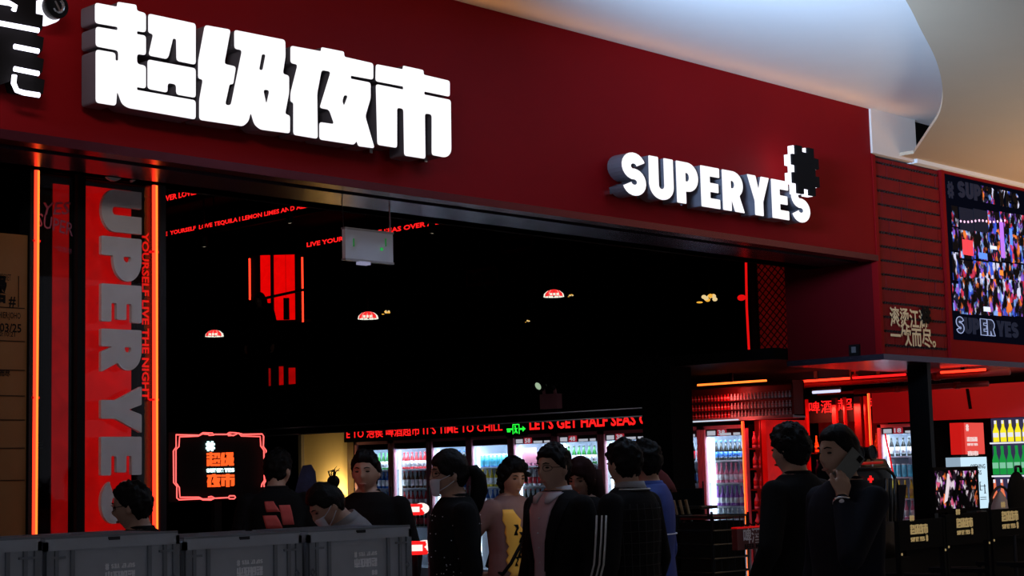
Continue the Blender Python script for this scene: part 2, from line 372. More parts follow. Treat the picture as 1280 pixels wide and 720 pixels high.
def text_words(name, m, parent, txt, o, ex, ey, wd, ht, bold=0., gap=.22):
    vs, fs, asp = text2d(txt, bold); M = basis(o, ex, ey, wd, ht)
    iv = sorted((min(vs[i][0] for i in f), max(vs[i][0] for i in f), k) for k, f in enumerate(fs)); cl = []; hi = -9
    for x0, x1, k in iv:
        if x0-hi > gap/asp: cl.append([])
        cl[-1].append(k); hi = max(hi, x1)
    for g in cl:
        ids = sorted({i for k in g for i in fs[k]}); rm = {i: j for j, i in enumerate(ids)}; mb = MB()
        mb.add([M @ Vector((vs[i][0], vs[i][1], 0)) for i in ids], [tuple(rm[i] for i in fs[k]) for k in g]); mb.build(name, m, parent)
def text(mb, txt, o, ex, ey, wd, ht, bold=0., th=0):
    vs, fs, _ = text2d(txt, bold); M = basis(o, ex, ey, wd, ht)
    mb.add([M @ Vector((a, b, th)) for a, b in vs], fs)
# ================================================================== STRUCTURE
FY = 7.37          # front plane of the red fascia
GY = 8.0           # plane of the shop glass
FZ0 = 3.3; FZ1 = 4.6
XR = 12.28         # right end of fascia / left face of the bulkhead
XL = 2.2
struct('floor', BX((-6, -6, -.1), (24, GY, 0)), 'mall_floor', 'pale polished floor of the mall')
struct('floor', BX((-6, GY, -.1), (24, 26, 0)), 'floor_tile', 'dark floor of the shop')
# mall ceilings
mb = MB().box((-6, -3, FZ1+.02), (13.4, FY+.02, FZ1+.14))
struct('ceiling', mb, 'white_plaster', 'upper white mall ceiling lit cool blue above the red fascia')
ARC = [(1060, -120), (1132, 0), (1150, 35), (1170, 75), (1178, 110), (1175, 140), (1160, 165), (1142, 192)]
ap = [atZ(a, b, 4.26) for a, b in ARC]
def catmull(P, n=5):
    out = []
    for i in range(len(P)-1):
        p0, p1, p2, p3 = P[max(i-1, 0)], P[i], P[i+1], P[min(i+2, len(P)-1)]
        for k in range(n):
            t = k/n; out.append(.5*((2*p1)+(p2-p0)*t+(2*p0-5*p1+4*p2-p3)*t*t+(3*p1-p0-3*p2+p3)*t**3))
    return out+[P[-1]]
ap = catmull(ap)
ol = [(p.x, p.y) for p in ap]+[(ap[-1].x, FY-.005), (24, FY-.005), (24, -3), (ap[0].x-4, -3), (ap[0].x-3.2, ap[0].y-1.5)]
mb = MB().poly([ol], .03, basis((0, 0, 4.275), (1, 0, 0), (0, 1, 0)))
struct('ceiling', mb, 'beige_plaster', 'lower beige mall ceiling with a curved edge')
# slim white ledge where the lower ceiling meets the brick bulkhead and the white patch above it
pa = atY(1085, 192, FY); pb = atY(1175, 212, FY)
BZ1 = pa.z
mb = MB().box((XR-.02, FY-.02, BZ1+.01), (13.0, FY+.3, FZ1+.02))
struct('wall_front', mb, 'patch_plaster', 'white plaster upstand above the brick bulkhead')
struct('trim_1', BX((13.0-.05, FY-.05, BZ1), (24, FY+.25, BZ1+.06)), 'white_plaster', 'slim white ledge under the beige ceiling')
# fascia
f = struct('wall_front', BX((XL, FY, FZ0+.05), (XR, FY+.12, FZ1+.02)), 'fascia_red', 'deep red fascia over the shop entrance')
struct('trim_2', BX((XL, FY-.012, FZ0), (XR, FY+.10, FZ0+.05)), 'fascia_edge', 'glossy dark red lower lip of the fascia')
struct('trim_3', BX((XL, FY+.12, FZ0+.035), (XR, FY+.20, FZ0+.06)), 'black_paint', 'dark groove in the fascia soffit')
mb = MB().box((XL, FY+.19, FZ0), (XR, GY+.06, FZ0+.06))
struct('trim_4', mb, 'soffit', 'polished dark soffit under the fascia')
struct('wall_front', BX((XL, FY+.1, FZ0+.06), (XR, GY+.1, FZ1)), 'black_paint', 'black back of the fascia')
# right bulkhead: box with dark red side, brick panel, screen recess
BZ0 = atY(1097, 442, FY).z
XB1 = atY(1181, 330, FY).x
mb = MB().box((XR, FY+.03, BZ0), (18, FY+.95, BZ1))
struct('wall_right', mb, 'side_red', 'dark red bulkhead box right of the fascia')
struct('trim_5', BX((XR-.01, FY-.02, BZ0-.05), (18, FY+.96, BZ0)), 'soffit', 'polished soffit strip under the bulkhead')
struct('trim_6', BX((XR-.015, FY-.01, BZ0), (XR+.03, FY+.05, BZ1)), 'fascia_red', 'thin red corner strip left of the bricks')
struct('trim_7', BX((XB1, FY-.015, BZ0), (XB1+.055, FY+.05, BZ1)), 'fascia_red', 'thin red strip between bricks and screen')
struct('trim_8', BX((XB1+.05, FY-.01, BZ0), (18, FY+.05, BZ0+.17)), 'fascia_red', 'red band under the screen')
struct('trim_9', BX((XB1+.05, FY-.01, BZ1-.03), (18, FY+.05, BZ1)), 'fascia_red', 'dark red band above the screen')
# bricks
bw = struct('wall_front', BX((XR+.02, FY+.028, BZ0), (XB1+.01, FY+.04, BZ1)), 'joint_dark', 'recessed mortar plane behind the red bricks')
hh = .1215; zz0 = BZ0; row = 0; pool = {}
def brick_mesh(wd, ht, m):
    k = (round(wd, 3), round(ht, 3), m)
    if k not in pool:
        b = MB(); e = .004; b.hexa([(0, .02, 0), (wd, .02, 0), (wd, .02, ht), (0, .02, ht), (e, 0, e), (wd-e, 0, e), (wd-e, 0, ht-e), (e, 0, ht-e)])
        me = bpy.data.meshes.new('brick'); me.from_pydata([tuple(p) for p in b.v], [], [f[::-1] for f in b.f]); me.materials.append(MATS[m]); pool[k] = me
    return pool[k]
teeth = MB()
while zz0 < BZ1-.01:
    ht = .085 if row == 0 else min(hh, BZ1-zz0)
    x = XR+.03-(.21 if row % 2 else 0)-(.1 if row % 3 == 2 else 0)
    while x < XB1:
        a = max(x, XR+.03); b = min(x+.42, XB1-.002)
        if b-a > .02:
            o = link('brick', brick_mesh(b-a-.002, ht-.010, random.choice(['brick_red', 'brick_red', 'brick_dark'])), bw); o.location = (a, FY+.008+random.uniform(0, .006), zz0)
        x += .42
    x = XR+.04
    while x < XB1-.04 and row > 0:
        if random.random() < .85: teeth.box((x, FY+.004, zz0-.017), (x+.022, FY+.02, zz0-.008))
        teeth.box((x+.018, FY+.006, zz0-.004), (x+.036, FY+.02, zz0+.006)); x += .045
    zz0 += ht; row += 1
setp(teeth.build('joint_teeth', 'joint_dark', bw), kind='stuff')
# shop shell (black inside)
struct('wall_left', BX((1.0, GY, 0), (1.2, 25, 6)), 'black_paint', 'black left wall inside the shop')
struct('wall_back', BX((1.0, 24.8, 0), (20, 25, 6)), 'black_paint', 'black back wall of the shop')
struct('wall_right', BX((19.8, FY+.9, 0), (20, 25, 6)), 'black_paint', 'black right wall of the shop')
struct('ceiling', BX((1.0, GY+.1, 5.3), (20, 25, 5.4)), 'black_paint', 'black shop ceiling with dark beams')
struct('wall_front', BX((1.0, GY-.1, FZ0), (XR+.1, GY+.1, 5.4)), 'black_paint', 'black wall behind the fascia')
struct('wall_front', BX((XR, FY+.94, BZ1-.2), (20, FY+1.1, 5.4)), 'black_paint', 'black wall above the bulkhead')
# mezzanine
MX = 12.0; WX0 = 13.4
struct('floor', BX((MX+.06, 10.9, 2.2), (WX0+.85, 24.8, 2.62)), 'black_paint', 'black upper floor slab over the fridges')
struct('floor', BX((WX0+.85, 10.9, 2.52), (19.8, 24.8, 2.62)), 'black_paint', 'black upper floor slab right of the fridges')
struct('floor', BX((MX+.06, FY+.96, 2.52), (19.8, 10.9, 2.62)), 'black_paint', 'black upper floor slab over the beer counter')
h1 = atX(613, 520.5, MX).z; h0 = atX(592, 531.5, MX).z
mb = MB().box((MX, 9.6, h0), (MX+.06, 24.7, h1))
struct('trim_10', mb, 'beam_steel', 'black steel edge beam of the upper floor with thin highlights')
mat('edge_glint', (.62, .64, .70), .28, 1)  # bright metal for tubes added to draw the beam's highlights
struct('trim_19', MB().tube([(MX-.004, 9.62, h1-.002), (MX-.004, 24.6, h1-.002)], .008, 8), 'edge_glint', 'thin bright tube added as the highlight on the upper beam edge', True)
struct('trim_20', MB().tube([(MX-.004, 9.62, h0+.002), (MX-.004, 24.6, h0+.002)], .007, 8), 'edge_glint', 'thin bright tube added as the highlight on the lower beam edge', True)
struct('trim_11', BX((MX+.01, 9.6, h1), (MX+.06, 24.7, 2.66)), 'black_paint', 'black edge face of the upper floor')
pp = atX(825, 560, MX)
struct('trim_12', BX((MX-.02, pp.y-.16, 0), (MX+.3, pp.y+.18, 2.6)), 'black_paint', 'square black column in the shop')
# slim black column at the right corner of the entrance
pc = atY(1143, 550, FY+.2)
mb = MB().box((atY(1138.5, 550, FY+.32).x, FY+.12, 0), (atY(1168, 550, FY+.12).x, FY+.32, BZ0-.05))
struct('trim_13', mb, 'black_gloss', 'slim black corner column under the bulkhead')
# wall planes behind the right part
WX = 13.4; RX = 15.8
struct('wall_right', BX((WX+.75, 9.55, 0), (WX+.85, 24.7, 2.2)), 'black_paint', 'dark wall behind the row of fridges')
struct('wall_right', BX((RX+.62, FY+.3, 0), (RX+.72, 9.6, 2.5)), 'black_paint', 'dark wall behind the beer counter')
# beige lit wall beside the fridges
ya, yb = atX(375, 590, WX).y, atX(433, 590, WX).y
mat('beige_wall', (.82, .66, .36), .7, noise_s=3, noise_a=.08)
mb = MB().box((WX+.05, yb, 0), (WX+.12, ya, 2.19))
struct('wall_right', mb, 'beige_wall', 'warm beige wall left of the fridges')
struct('trim_14', BX((WX, yb-.02, 0), (WX+.06, yb+.06, 2.19)), 'beige_wall', 'beige corner post beside the fridges')
struct('trim_15', BX((WX, ya-.03, 0), (WX+.06, ya+.03, 2.19)), 'grey_metal', 'thin grey post left of the beige wall')
area('beige_wall_lamp', (WX-.22, yb+.16, 1.36), (WX+.05, yb+.22, 1.42), .12, .12, (1, .66, .24), 4.5)
t = T('wall_lamp', 'warm bright globe lamp low on the beige wall', 'lamp', (WX-.05, yb+.10, 1.3))
MB().ell((WX-.04, yb+.09, 1.30), (.05, .07, .07), 14, 10).build('globe', emis('warm_globe', (1, .72, .25), 2.2), t, True); MB().box((WX-.0, yb+.06, 1.26), (WX+.05, yb+.12, 1.34)).build('wall_plate', 'grey_metal', t)
# ================================================================== ENTRANCE GLASS (left)
def vx(px, Y=GY): return atY(px, 420, Y).x
GZ = FZ0
g = setp(BX((vx(40), GY, .02), (vx(97), GY+.012, GZ)).build('window_1', 'shop_glass'), 'narrow glass pane between the left neon tube and the black mullion', kind='structure')
g2 = setp(BX((vx(100), GY, .02), (vx(199), GY+.012, GZ)).build('window_2', 'shop_glass'), 'glass pane carrying the big vertical grey letters', kind='structure')
struct('trim_16', BX((vx(93), GY-.03, 0), (vx(103), GY+.06, GZ)), 'black_paint', 'black mullion between the two glass panes')
struct('trim_17', BX((vx(196), GY-.03, 0), (vx(204), GY+.06, GZ)), 'dark_steel', 'dark steel jamb at the entrance opening')
struct('trim_18', BX((vx(33), GY-.03, 0), (vx(38), GY+.08, GZ)), 'dark_steel', 'dark steel jamb left of the neon tube')
for px, lab in ((41.5, 'orange red neon tube upright beside the receipt poster'), (190.5, 'orange red neon tube upright right of the grey letters')):
    x = vx(px); t = T('neon_tube', lab, 'neon tube', (x, GY-.02, 0))
    r = .015 if px < 100 else .012
    MB().tube([(x, GY-.02, .0), (x, GY-.02, GZ-.005)], r, 10).build('glass_tube', 'neon_red', t)
    MB().tube([(x, GY-.045, .9), (x, GY-.045, GZ-.01)], .006, 8).build('bright_core', 'neon_yellow', t)
    for z in (1.2, 2.05, 2.9): MB().box((x-.024, GY-.03, z), (x+.024, GY+.0, z+.012)).build('clip', 'led_red_dim', t)
# red backlit panels behind the glass
def slab(name, px0, px1, Y, m, label, cat, z0=.1, z1=FZ0, th=.08):
    x0, x1 = atY(px0, 420, Y).x, atY(px1, 420, Y).x
    t = T(name, label, cat, ((x0+x1)/2, Y, 0)); MB().box((x0, Y, z0), (x1, Y+th, z1)).build('panel', m, t)
    MB().box((x0-.012, Y+.01, z0), (x0, Y+th, z1)).build('edge_strip', 'black_paint', t); MB().box((x0, Y+.01, 0), (x1, Y+th, z0)).build('foot', 'black_paint', t); return t
slab('backlit_panel', 66, 92, GY+.3, 'red_panel_dim', 'narrow dim red backlit panel behind the left glass pane', 'panel')
slab('backlit_panel', 103, 164, GY+.25, 'red_panel', 'wide bright red backlit panel behind the vertical grey letters', 'panel')
# vertical SUPER YES letters, rotated a quarter turn, standing on the glass
LX0, LX1 = vx(125, GY-.06), vx(175.5, GY-.06)
t = T('vertical_letters', 'big translucent grey vertical lettering on the glass beside the red panel', 'sign', ((LX0+LX1)/2, GY-.06, 0))
def zpx(py, px=150, Y=GY-.06): return atY(px, py, Y).z
ext = [('S', 196, 228), ('U', 238, 291), ('P', 297, 351), ('E', 356, 403), ('R', 412, 465), ('Y', 484, 540), ('E', 546, 594), ('S', 600, 655)]
for ch, y0, y1 in ext:
    wd, loops = GLY[ch]; z1, z0 = zpx(y0), zpx(y1); h = z1-z0
    if ch == 'S' and y0 < 200: z1 = z0+.235; h = .235
    M = basis((LX0, GY-.06, z1), (0, 0, -1), (1, 0, 0), h/wd, LX1-LX0)
    MB().poly([rounded(l, .03) if len(l) < 25 else l for l in loops], .025, M).build('letter', 'clear_grey', t)
# vertical LED text behind glass
t = T('led_ticker', 'upright red LED ticker running down beside the neon tube', 'led sign', (vx(182, GY+.35), GY+.35, 0))
x0, x1 = vx(178, GY+.34), vx(187, GY+.34)
MB().box((x0-.03, GY+.35, .3), (x1+.03, GY+.39, 3.3)).build('housing', 'black_paint', t)
za, zb = atY(182, 290, GY+.34).z, atY(182, 500, GY+.34).z
text_words('lettering', 'led_red_dim', t, 'YOURSELF LIVE THE NIGHT', (x0, GY+.345, za), (0, 0, -1), (1, 0, 0), za-zb, x1-x0, .03)
# small faint stickers on left glass
t = T('glass_sticker', 'faint purple sticker lettering on the narrow glass pane', 'sticker', (vx(68), GY-.002, 2.6))
mat('sticker', (.20, .06, .10), .6)
o = atY(50, 269, GY-.004); p = atY(86, 252, GY-.004)
text_words('lettering', 'sticker', t, 'YES', (o.x, o.y, o.z), (1, 0, .12), (.25, 0, 1), p.x-o.x, .075, .01)
o = atY(46, 287, GY-.004); text_words('lettering', 'sticker', t, 'SUPER', (o.x, o.y, o.z+.02), (1, 0, -.18), (.1, 0, 1), p.x-o.x+.03, .075, .01)
o = atY(66, 312, GY-.004); text_words('lettering', 'sticker', t, '一饮而尽', (o.x, o.y, o.z), (1, 0, -.15), (0, 0, 1), .12, .03, .0)
# receipt poster at the far left
px1 = vx(33, GY-.01)
t = T('receipt_poster', 'dim orange receipt poster with black print at the left edge', 'poster', (px1-.4, GY, 0))
zt = atY(15, 293, GY).z
MB().box((px1-.85, GY-.015, .3), (px1, GY+.02, zt)).build('board', 'orange_board', t)
mb = MB()
def pt(px, py): q = atY(px, py, GY-.02); return q
def ptx(s, x0, x1, yb, yt, bold=.01):
    a = pt(x0, yb); b = pt(x1, yt); text_words('print', 'print_black', t, s, (a.x, GY-.018, a.z), EXF, ZZ, b.x-a.x, b.z-a.z, bold, .9)
ptx('CASHIER:JOHO', -12, 26, 399, 391); ptx('23/03/25', -16, 27, 414, 405, .02); ptx('20:10:21', -4, 19, 420, 415)
ptx('#', 11, 20, 384, 371, .02); ptx('嚣', -14, 9, 378, 345, .03); ptx('一饮而尽', -14, 13, 470, 463, .03); ptx('SECRET', 0, 14, 350, 343, 0)
for yy in (385.5, 427, 463, 495, 525, 560, 600):
    a = pt(-20, yy+ (2 if yy < 400 else 1)); b = pt(31, yy); MB().box((a.x, GY-.0195, b.z-.002), (b.x, GY-.0165, b.z+.002)).build('rule', 'print_black', t)
a = pt(23, 384); b = pt(24, 345); MB().box((a.x, GY-.0195, a.z), (b.x, GY-.0165, b.z)).build('rule', 'print_black', t)
# ================================================================== SIGNS ON THE FASCIA
def letter_thing(name, label, loopsets, Y, back, depth, face_m='letter_white', ret_m='letter_return', rd=.02, group=None, ins=.003):
    xs = [p[0] for ls in loopsets for l in ls for p in l]; zs = [p[1] for ls in loopsets for l in ls for p in l]
    t = T(name, label, 'sign letter', ((min(xs)+max(xs))/2, Y+back, min(zs)), group=group)
    for ls in loopsets:
        ls = [inset(l, ins, j > 0) for j, l in enumerate(ls)]; ls = [rounded(l, rd) if len(l) < 60 and rd else l for l in ls]
        MB().poly(ls, .002, basis((0, Y+.011, 0), EXF, ZZ)).build('letter_face', face_m, t)
        MB().poly(ls, depth, basis((0, Y+.0125+depth/2, 0), EXF, ZZ)).build('letter_return', ret_m, t)
    for k in range(3):
        x = min(xs)+(max(xs)-min(xs))*(.12+.36*k); MB().box((x-.012, Y+.012+depth, min(zs)+.02), (x+.012, FY+.002, min(zs)+.05)).build('standoff', 'chrome', t)
    return t
for i, nm in enumerate(('first', 'second', 'third', 'last')):
    letter_thing('sign_character', ('glowing white Chinese character, %s of the four on the red fascia' % nm), CH2[i], SIGN_Y, .2, .13, rd=.018)
dots = MB()
mat('screw_head', (.8, .75, .85), .3, .3)
for px, py in ((119, 135), (218, 151), (240, 155), (336, 168), (368, 174), (406, 180), (421, 182), (441, 187), (470, 186), (478, 187), (503, 199), (536, 199)):
    q = atY(px, py, FY); top('screw', MB().lathe([(.004, -.0), (.006, .003), (.004, .006)], (0, 0, 0), 8).tube([(0, -.02, .004), (0, .004, .004)], .007, 8), 'screw_head', 'small pale screw on the fascia below the glowing characters', 'screw', 'screws below the glowing characters').location = (q.x, q.y-.002, q.z)
# SUPER YES
Y2 = SIGN_Y+.01
zb_, zt_ = atY(806, 246.5, Y2).z, atY(806, 192, Y2).z
H2 = zt_-zb_
def run(txt, pxa, pxb, labs):
    xa, xb = atY(pxa, 235, Y2).x, atY(pxb, 250, Y2).x; W = word_w(txt, .07); sc = (xb-xa)/W; x = 0
    for ch, lab in zip(txt, labs):
        wd, loops = GLY[ch]
        letter_thing('sign_letter', lab, [[[(xa+(a+x)*sc, zb_+b*H2) for a, b in l] for l in loops]], Y2, .2, .13, rd=.008, ins=.0035)
        x += wd+.07
run('SUPER', 779, 932, ['glowing white letter S at the start of the English sign', 'glowing white letter U of the English sign', 'glowing white letter P of the English sign',
                        'glowing white letter E before the R on the fascia', 'glowing white letter R of the English sign'])
run('YES', 936, 1014, ['glowing white letter Y of the English sign', 'glowing white letter E after the Y on the fascia', 'glowing white last letter S under the black hash'])
# black hash emblem with lit rim
q0, q1 = atY(988, 241, Y2-.06), atY(1018, 188, Y2-.06)
t = T('hash_emblem', 'black pixel hash emblem with white lit rim above the last letter', 'emblem', (q0.x, Y2, q0.z))
M = basis((q0.x, Y2-.085, q0.z), EXF, ZZ, q1.x-q0.x, q1.z-q0.z)
MB().poly(HASH[:1], .02, M).build('face', 'print_black', t)
MB().poly([HASH[0]], .05, basis((q0.x-.006, Y2-.045, q0.z), EXF, ZZ, q1.x-q0.x, q1.z-q0.z)).build('lit_rim', emis('rim_white', (.9, .88, 1), 1.6), t)
MB().box((q0.x+.08, Y2-.02, q0.z+.04), (q0.x+.12, Y2+.012, q0.z+.07)).build('bracket', 'dark_steel', t)
# black neon emblem cut by the left frame edge
t = T('neon_emblem', 'black shop emblem with white neon strokes cut by the frame corner', 'sign', (atY(20, 60, 7.2).x, FY, 3.9))
def fp(px, py, Y=7.2): q = atY(px, py, Y); return (q.x, q.z)
pl = [(-70, -60), (46, -40), (45, 17), (54, 19), (53, 36), (46, 44), (55, 47), (53, 63), (46, 71), (55, 74), (53, 90), (46, 97), (56, 100), (54, 117), (22, 112), (17, 94), (12, 102), (0, 106), (-70, 95)]
MB().poly([[fp(*p) for p in pl]], .1, basis((0, 7.25, 0), EXF, ZZ)).build('board', 'print_black', t)
def neon_on(pts, r, m, name): MB().tube([(lambda q: (q.x, q.y, q.z))(atY(a, b, 7.17)) for a, b in pts], r, 8).build(name, m, t)
for pts in ([(-20, -1), (12, 4), (19, 8), (17, 13)], [(-30, 23), (0, 29), (48, 38)], [(18, 58), (48, 64)], [(18, 86), (48, 92)], [(18, 94), (17, 104), (21, 113), (30, 116), (49, 119)]):
    neon_on(pts, .013, 'neon_white', 'neon_stroke')
q = atY(68, 9, 7.2)
d_ = T('round_emblem', 'small round black disc with white lit rim at the top left', 'emblem', (q.x, FY, q.z))
MB().tube([(q.x-.012, 7.22, q.z-.012), (q.x-.012, 7.30, q.z-.012)], .066, 24).build('lit_rim', MATS['rim_white'], d_)
MB().tube([(q.x, 7.17, q.z), (q.x, 7.215, q.z)], .062, 24).build('disc', 'black_gloss', d_)
mb = MB(); mb.tube([(q.x+.03*math.cos(a*PI/6), 7.165, q.z+.035*math.sin(a*PI/6)) for a in range(-5, 3)], .008, 6); mb.bar((q.x-.02, 7.166, q.z+.02), (q.x+.01, 7.166, q.z-.03), .014, .01)
mb.build('swirl', 'chrome', d_)
# ================================================================== BULKHEAD SIGNS
def bt(s, x0, x1, yb, yt, m_bold=.03, sk=0.):
    a = atY(x0, yb, FY-.004); b = atY(x1, yt, FY-.004); text_words('slogan_line', 'cream_print', t, s, (a.x, FY-.004, a.z), EXF, Vector((sk, 0, 1)), b.x-a.x, b.z-a.z, m_bold, 9)
t = T('brick_lettering', 'cream Chinese slogan in two lines on the red bricks', 'sign', tuple(atY(1114, 432, FY-.004)))
bt('滚烫江湖', 1113, 1159, 408.5, 387.5, .022); bt('一饮而尽。', 1114, 1169, 431.5, 411.5, .022)
a, b = atY(1152.5, 404, FY-.01), atY(1162, 384, FY-.01)
top('hash_emblem', MB().poly(HASH, .012, basis((a.x, FY-.012, a.z), EXF, ZZ, b.x-a.x, b.z-a.z)), 'print_black', 'tiny black hash emblem beside the cream slogan on the bricks', 'emblem')
q = atX(1068.5, 438, XR-.012)
t = T('switch_box', 'small dark switch box low on the bulkhead side', 'switch', (q.x, q.y, q.z-.04))
MB().box((q.x-.015, q.y-.05, q.z-.045), (q.x+.012, q.y+.05, q.z+.05)).build('plate', 'dark_steel', t); MB().box((q.x-.022, q.y-.02, q.z-.02), (q.x-.015, q.y+.02, q.z+.03)).build('rocker', 'grey_metal', t)
# LED wall screen
SYp = FY-.02
s0, s1 = atY(1187.5, 424, SYp), atY(1176.5, 214, SYp)
sx0 = XB1+.06; sx1 = 16.6; sz0 = BZ0+.175; sz1 = BZ1-.035
t = T('wall_screen', 'big dark LED wall screen showing a neon street collage', 'screen', (sx0, SYp, sz0))
mat('screen_navy', (.001, .001, .002), .9, spec=0, emit=(.010, .014, .04), es=.12)
MB().box((sx0, SYp, sz0), (sx1, SYp+.06, sz1)).build('cabinet', 'screen_navy', t)
emis('screen_letter', (.03, .045, .11), .25); emis('screen_blue', (.02, .035, .10), .22)
CM = [collage_mat('street_%d' % i, s, .95, th, None, i) for i, (s, th) in enumerate(((20, .47), (24, .49), (18, .46), (22, .45)))]
def spane(px0, py0, px1, py1, m, nm='picture_pane'):
    a = atY(px0, py1, SYp-.004); b = atY(px1, py0, SYp-.004)
    return MB().box((a.x, SYp-.006, a.z), (b.x, SYp-.001, b.z)).build(nm, m, t)
cols = [(1200.5, 1216), (1218, 1234), (1236, 1249), (1251, 1266), (1268, 1280), (1282, 1296)]
for ci, (xa, xb) in enumerate(cols):
    for ri, (za_, zb2) in enumerate(((262, 288), (290, 322), (327, 346), (348, 392))):
        sh = (xa-1200)*.11*(1-ri*.2)
        m = CM[(ci*3+ri*2) % 4]
        if ri == 0 and ci < 2: m = MATS['screen_blue']
        spane(xa, za_+sh, xb, zb2+sh*.9, m)
for k, (za_, zb2) in enumerate(((258, 282), (285, 312), (316, 350), (355, 388))): spane(1190.5+k*.6, za_, 1196.5+k*.6, zb2, CM[k % 4], 'side_pane')
for k, (za_, zb2) in enumerate(((280, 300), (305, 330), (335, 365), (370, 396))): spane(1300, za_, 1307, zb2, CM[(k+1) % 4], 'side_pane')
# festoon dots, red shop sign and dome in the picture
for i in range(13):
    q = atY(1201+i*4.6, 276.5+.9*math.sin(i*.9), SYp-.01); MB().ell(q, (.012, .006, .012), 8, 5).build('festoon_lamp', emis('festoon', (1, .55, .8), 1.6), t)
def sprim(px0, py0, px1, py1, m, nm): return spane(px0, py0, px1, py1, m, nm)
emis('pic_red', (1, .06, .08), 1.1); emis('pic_blue', (.12, .3, 1), 1.1); emis('pic_white', (.75, .8, 1), 1.2); emis('pic_orange', (1, .28, .04), 1.1); emis('pic_violet', (.6, .2, 1), 1.0)
for (x0, y0, x1, y1, m) in ((1204, 300, 1209, 318, 'pic_red'), (1210.5, 301, 1216, 319, 'pic_red'), (1224, 317, 1234, 323, 'pic_blue'), (1238, 308, 1246, 311, 'pic_white'), (1252, 278, 1254, 322, 'pic_violet'), (1263, 286, 1265, 306, 'pic_blue'), (1250, 338, 1254, 344, 'pic_orange'), (1230, 384, 1238, 389, 'pic_white')):
    a = atY(x0, y1, SYp-.01); b = atY(x1, y0, SYp-.01); MB().box((a.x, SYp-.010, a.z), (b.x, SYp-.007, b.z)).build('picture_detail', m, t)
a = atY(1198, 246, SYp-.01); b = atY(1273, 233, SYp-.01); sc = (b.x-a.x)/word_w('SUPER YES')
for i, (ch, m) in enumerate(zip('SUPERYES', ('screen_letter', 'screen_letter', 'screen_letter', CM[2], CM[1], CM[1], CM[0], CM[2]))):
    xo = word_w('SUPER YES'[:i + (1 if i > 4 else 0)])+.05 if i else 0
    MB().poly(GLY[ch][1], .004, basis((a.x+xo*sc, SYp-.006, a.z), EXF, ZZ, sc, .155)).build('screen_lettering', m, t)
qh = atY(1185.5, 247, SYp-.01); MB().poly(HASH, .004, basis((qh.x, SYp-.006, qh.z), EXF, ZZ, .11, .155)).build('screen_hash', 'screen_letter', t)
a = atY(1196, 416, SYp-.01); emis('screen_line', (.5, .6, 1), .7)
for i, ch in enumerate('SUPERYES'):
    xo = word_w('SUPER YES'[:i + (1 if i > 4 else 0)])+.05 if i else 0
    MB().poly(GLY[ch][1], .004, basis((a.x+xo*sc, SYp-.006, a.z), EXF, ZZ, sc, .15)).build('screen_lettering', 'screen_letter', t)
    if ch in 'SER' and i < 5:
        l = GLY[ch][1][0]; MB().tube([(a.x+(xo+u)*sc, SYp-.01, a.z+v*.15) for u, v in l], .004, 5, closed=True).build('letter_outline', 'screen_line', t)
# ================================================================== hanging exit sign
a = atY(432, 328, 7.75); b = atY(491, 290, 7.75)
t = T('exit_sign', 'grey hanging exit sign seen from behind on two rods', 'exit sign', ((a.x+b.x)/2, 7.75, a.z-.02))
zt2 = atY(432, 286, 7.75).z; zb2 = atY(432, 322.5, 7.75).z
mat('sign_grey', (.58, .57, .62), .45)
MB().box((a.x, 7.75, zb2), (b.x, 7.78, zt2)).build('plate', 'sign_grey', t)
MB().box((a.x-.004, 7.745, zt2), (b.x+.004, 7.785, zt2+.012)).build('top_rail', 'grey_metal', t); MB().box((a.x-.004, 7.745, zb2-.012), (b.x+.004, 7.785, zb2)).build('bottom_rail', 'grey_metal', t)
MB().box((a.x+.12, 7.742, zb2-.03), (a.x+.2, 7.788, zb2-.012)).build('indicator', emis('indicator', (.5, .5, .75), .45), t)
MB().tube([(a.x, 7.765, zt2), (a.x-.01, 7.765, FZ0)], .004, 6).build('rod', 'dark_steel', t); MB().tube([(b.x-.01, 7.765, zt2), (b.x-.01, 7.765, FZ0)], .006, 6).build('rod', 'grey_metal', t)
emis('faint_green', (.02, .35, .06), .4)
for px, s in ((442, .05), (482, .05)): q = atY(px, 303, 7.745); MB().box((q.x, 7.747, q.z-s/2), (q.x+.008, 7.75, q.z+s/2)).build('green_mark', 'faint_green', t)
q = atY(476, 313, 7.745); MB().box((q.x, 7.746, q.z), (q.x+.02, 7.75, q.z+.018)).build('green_mark', emis('g2', (.02, .6, .1), .6), t)
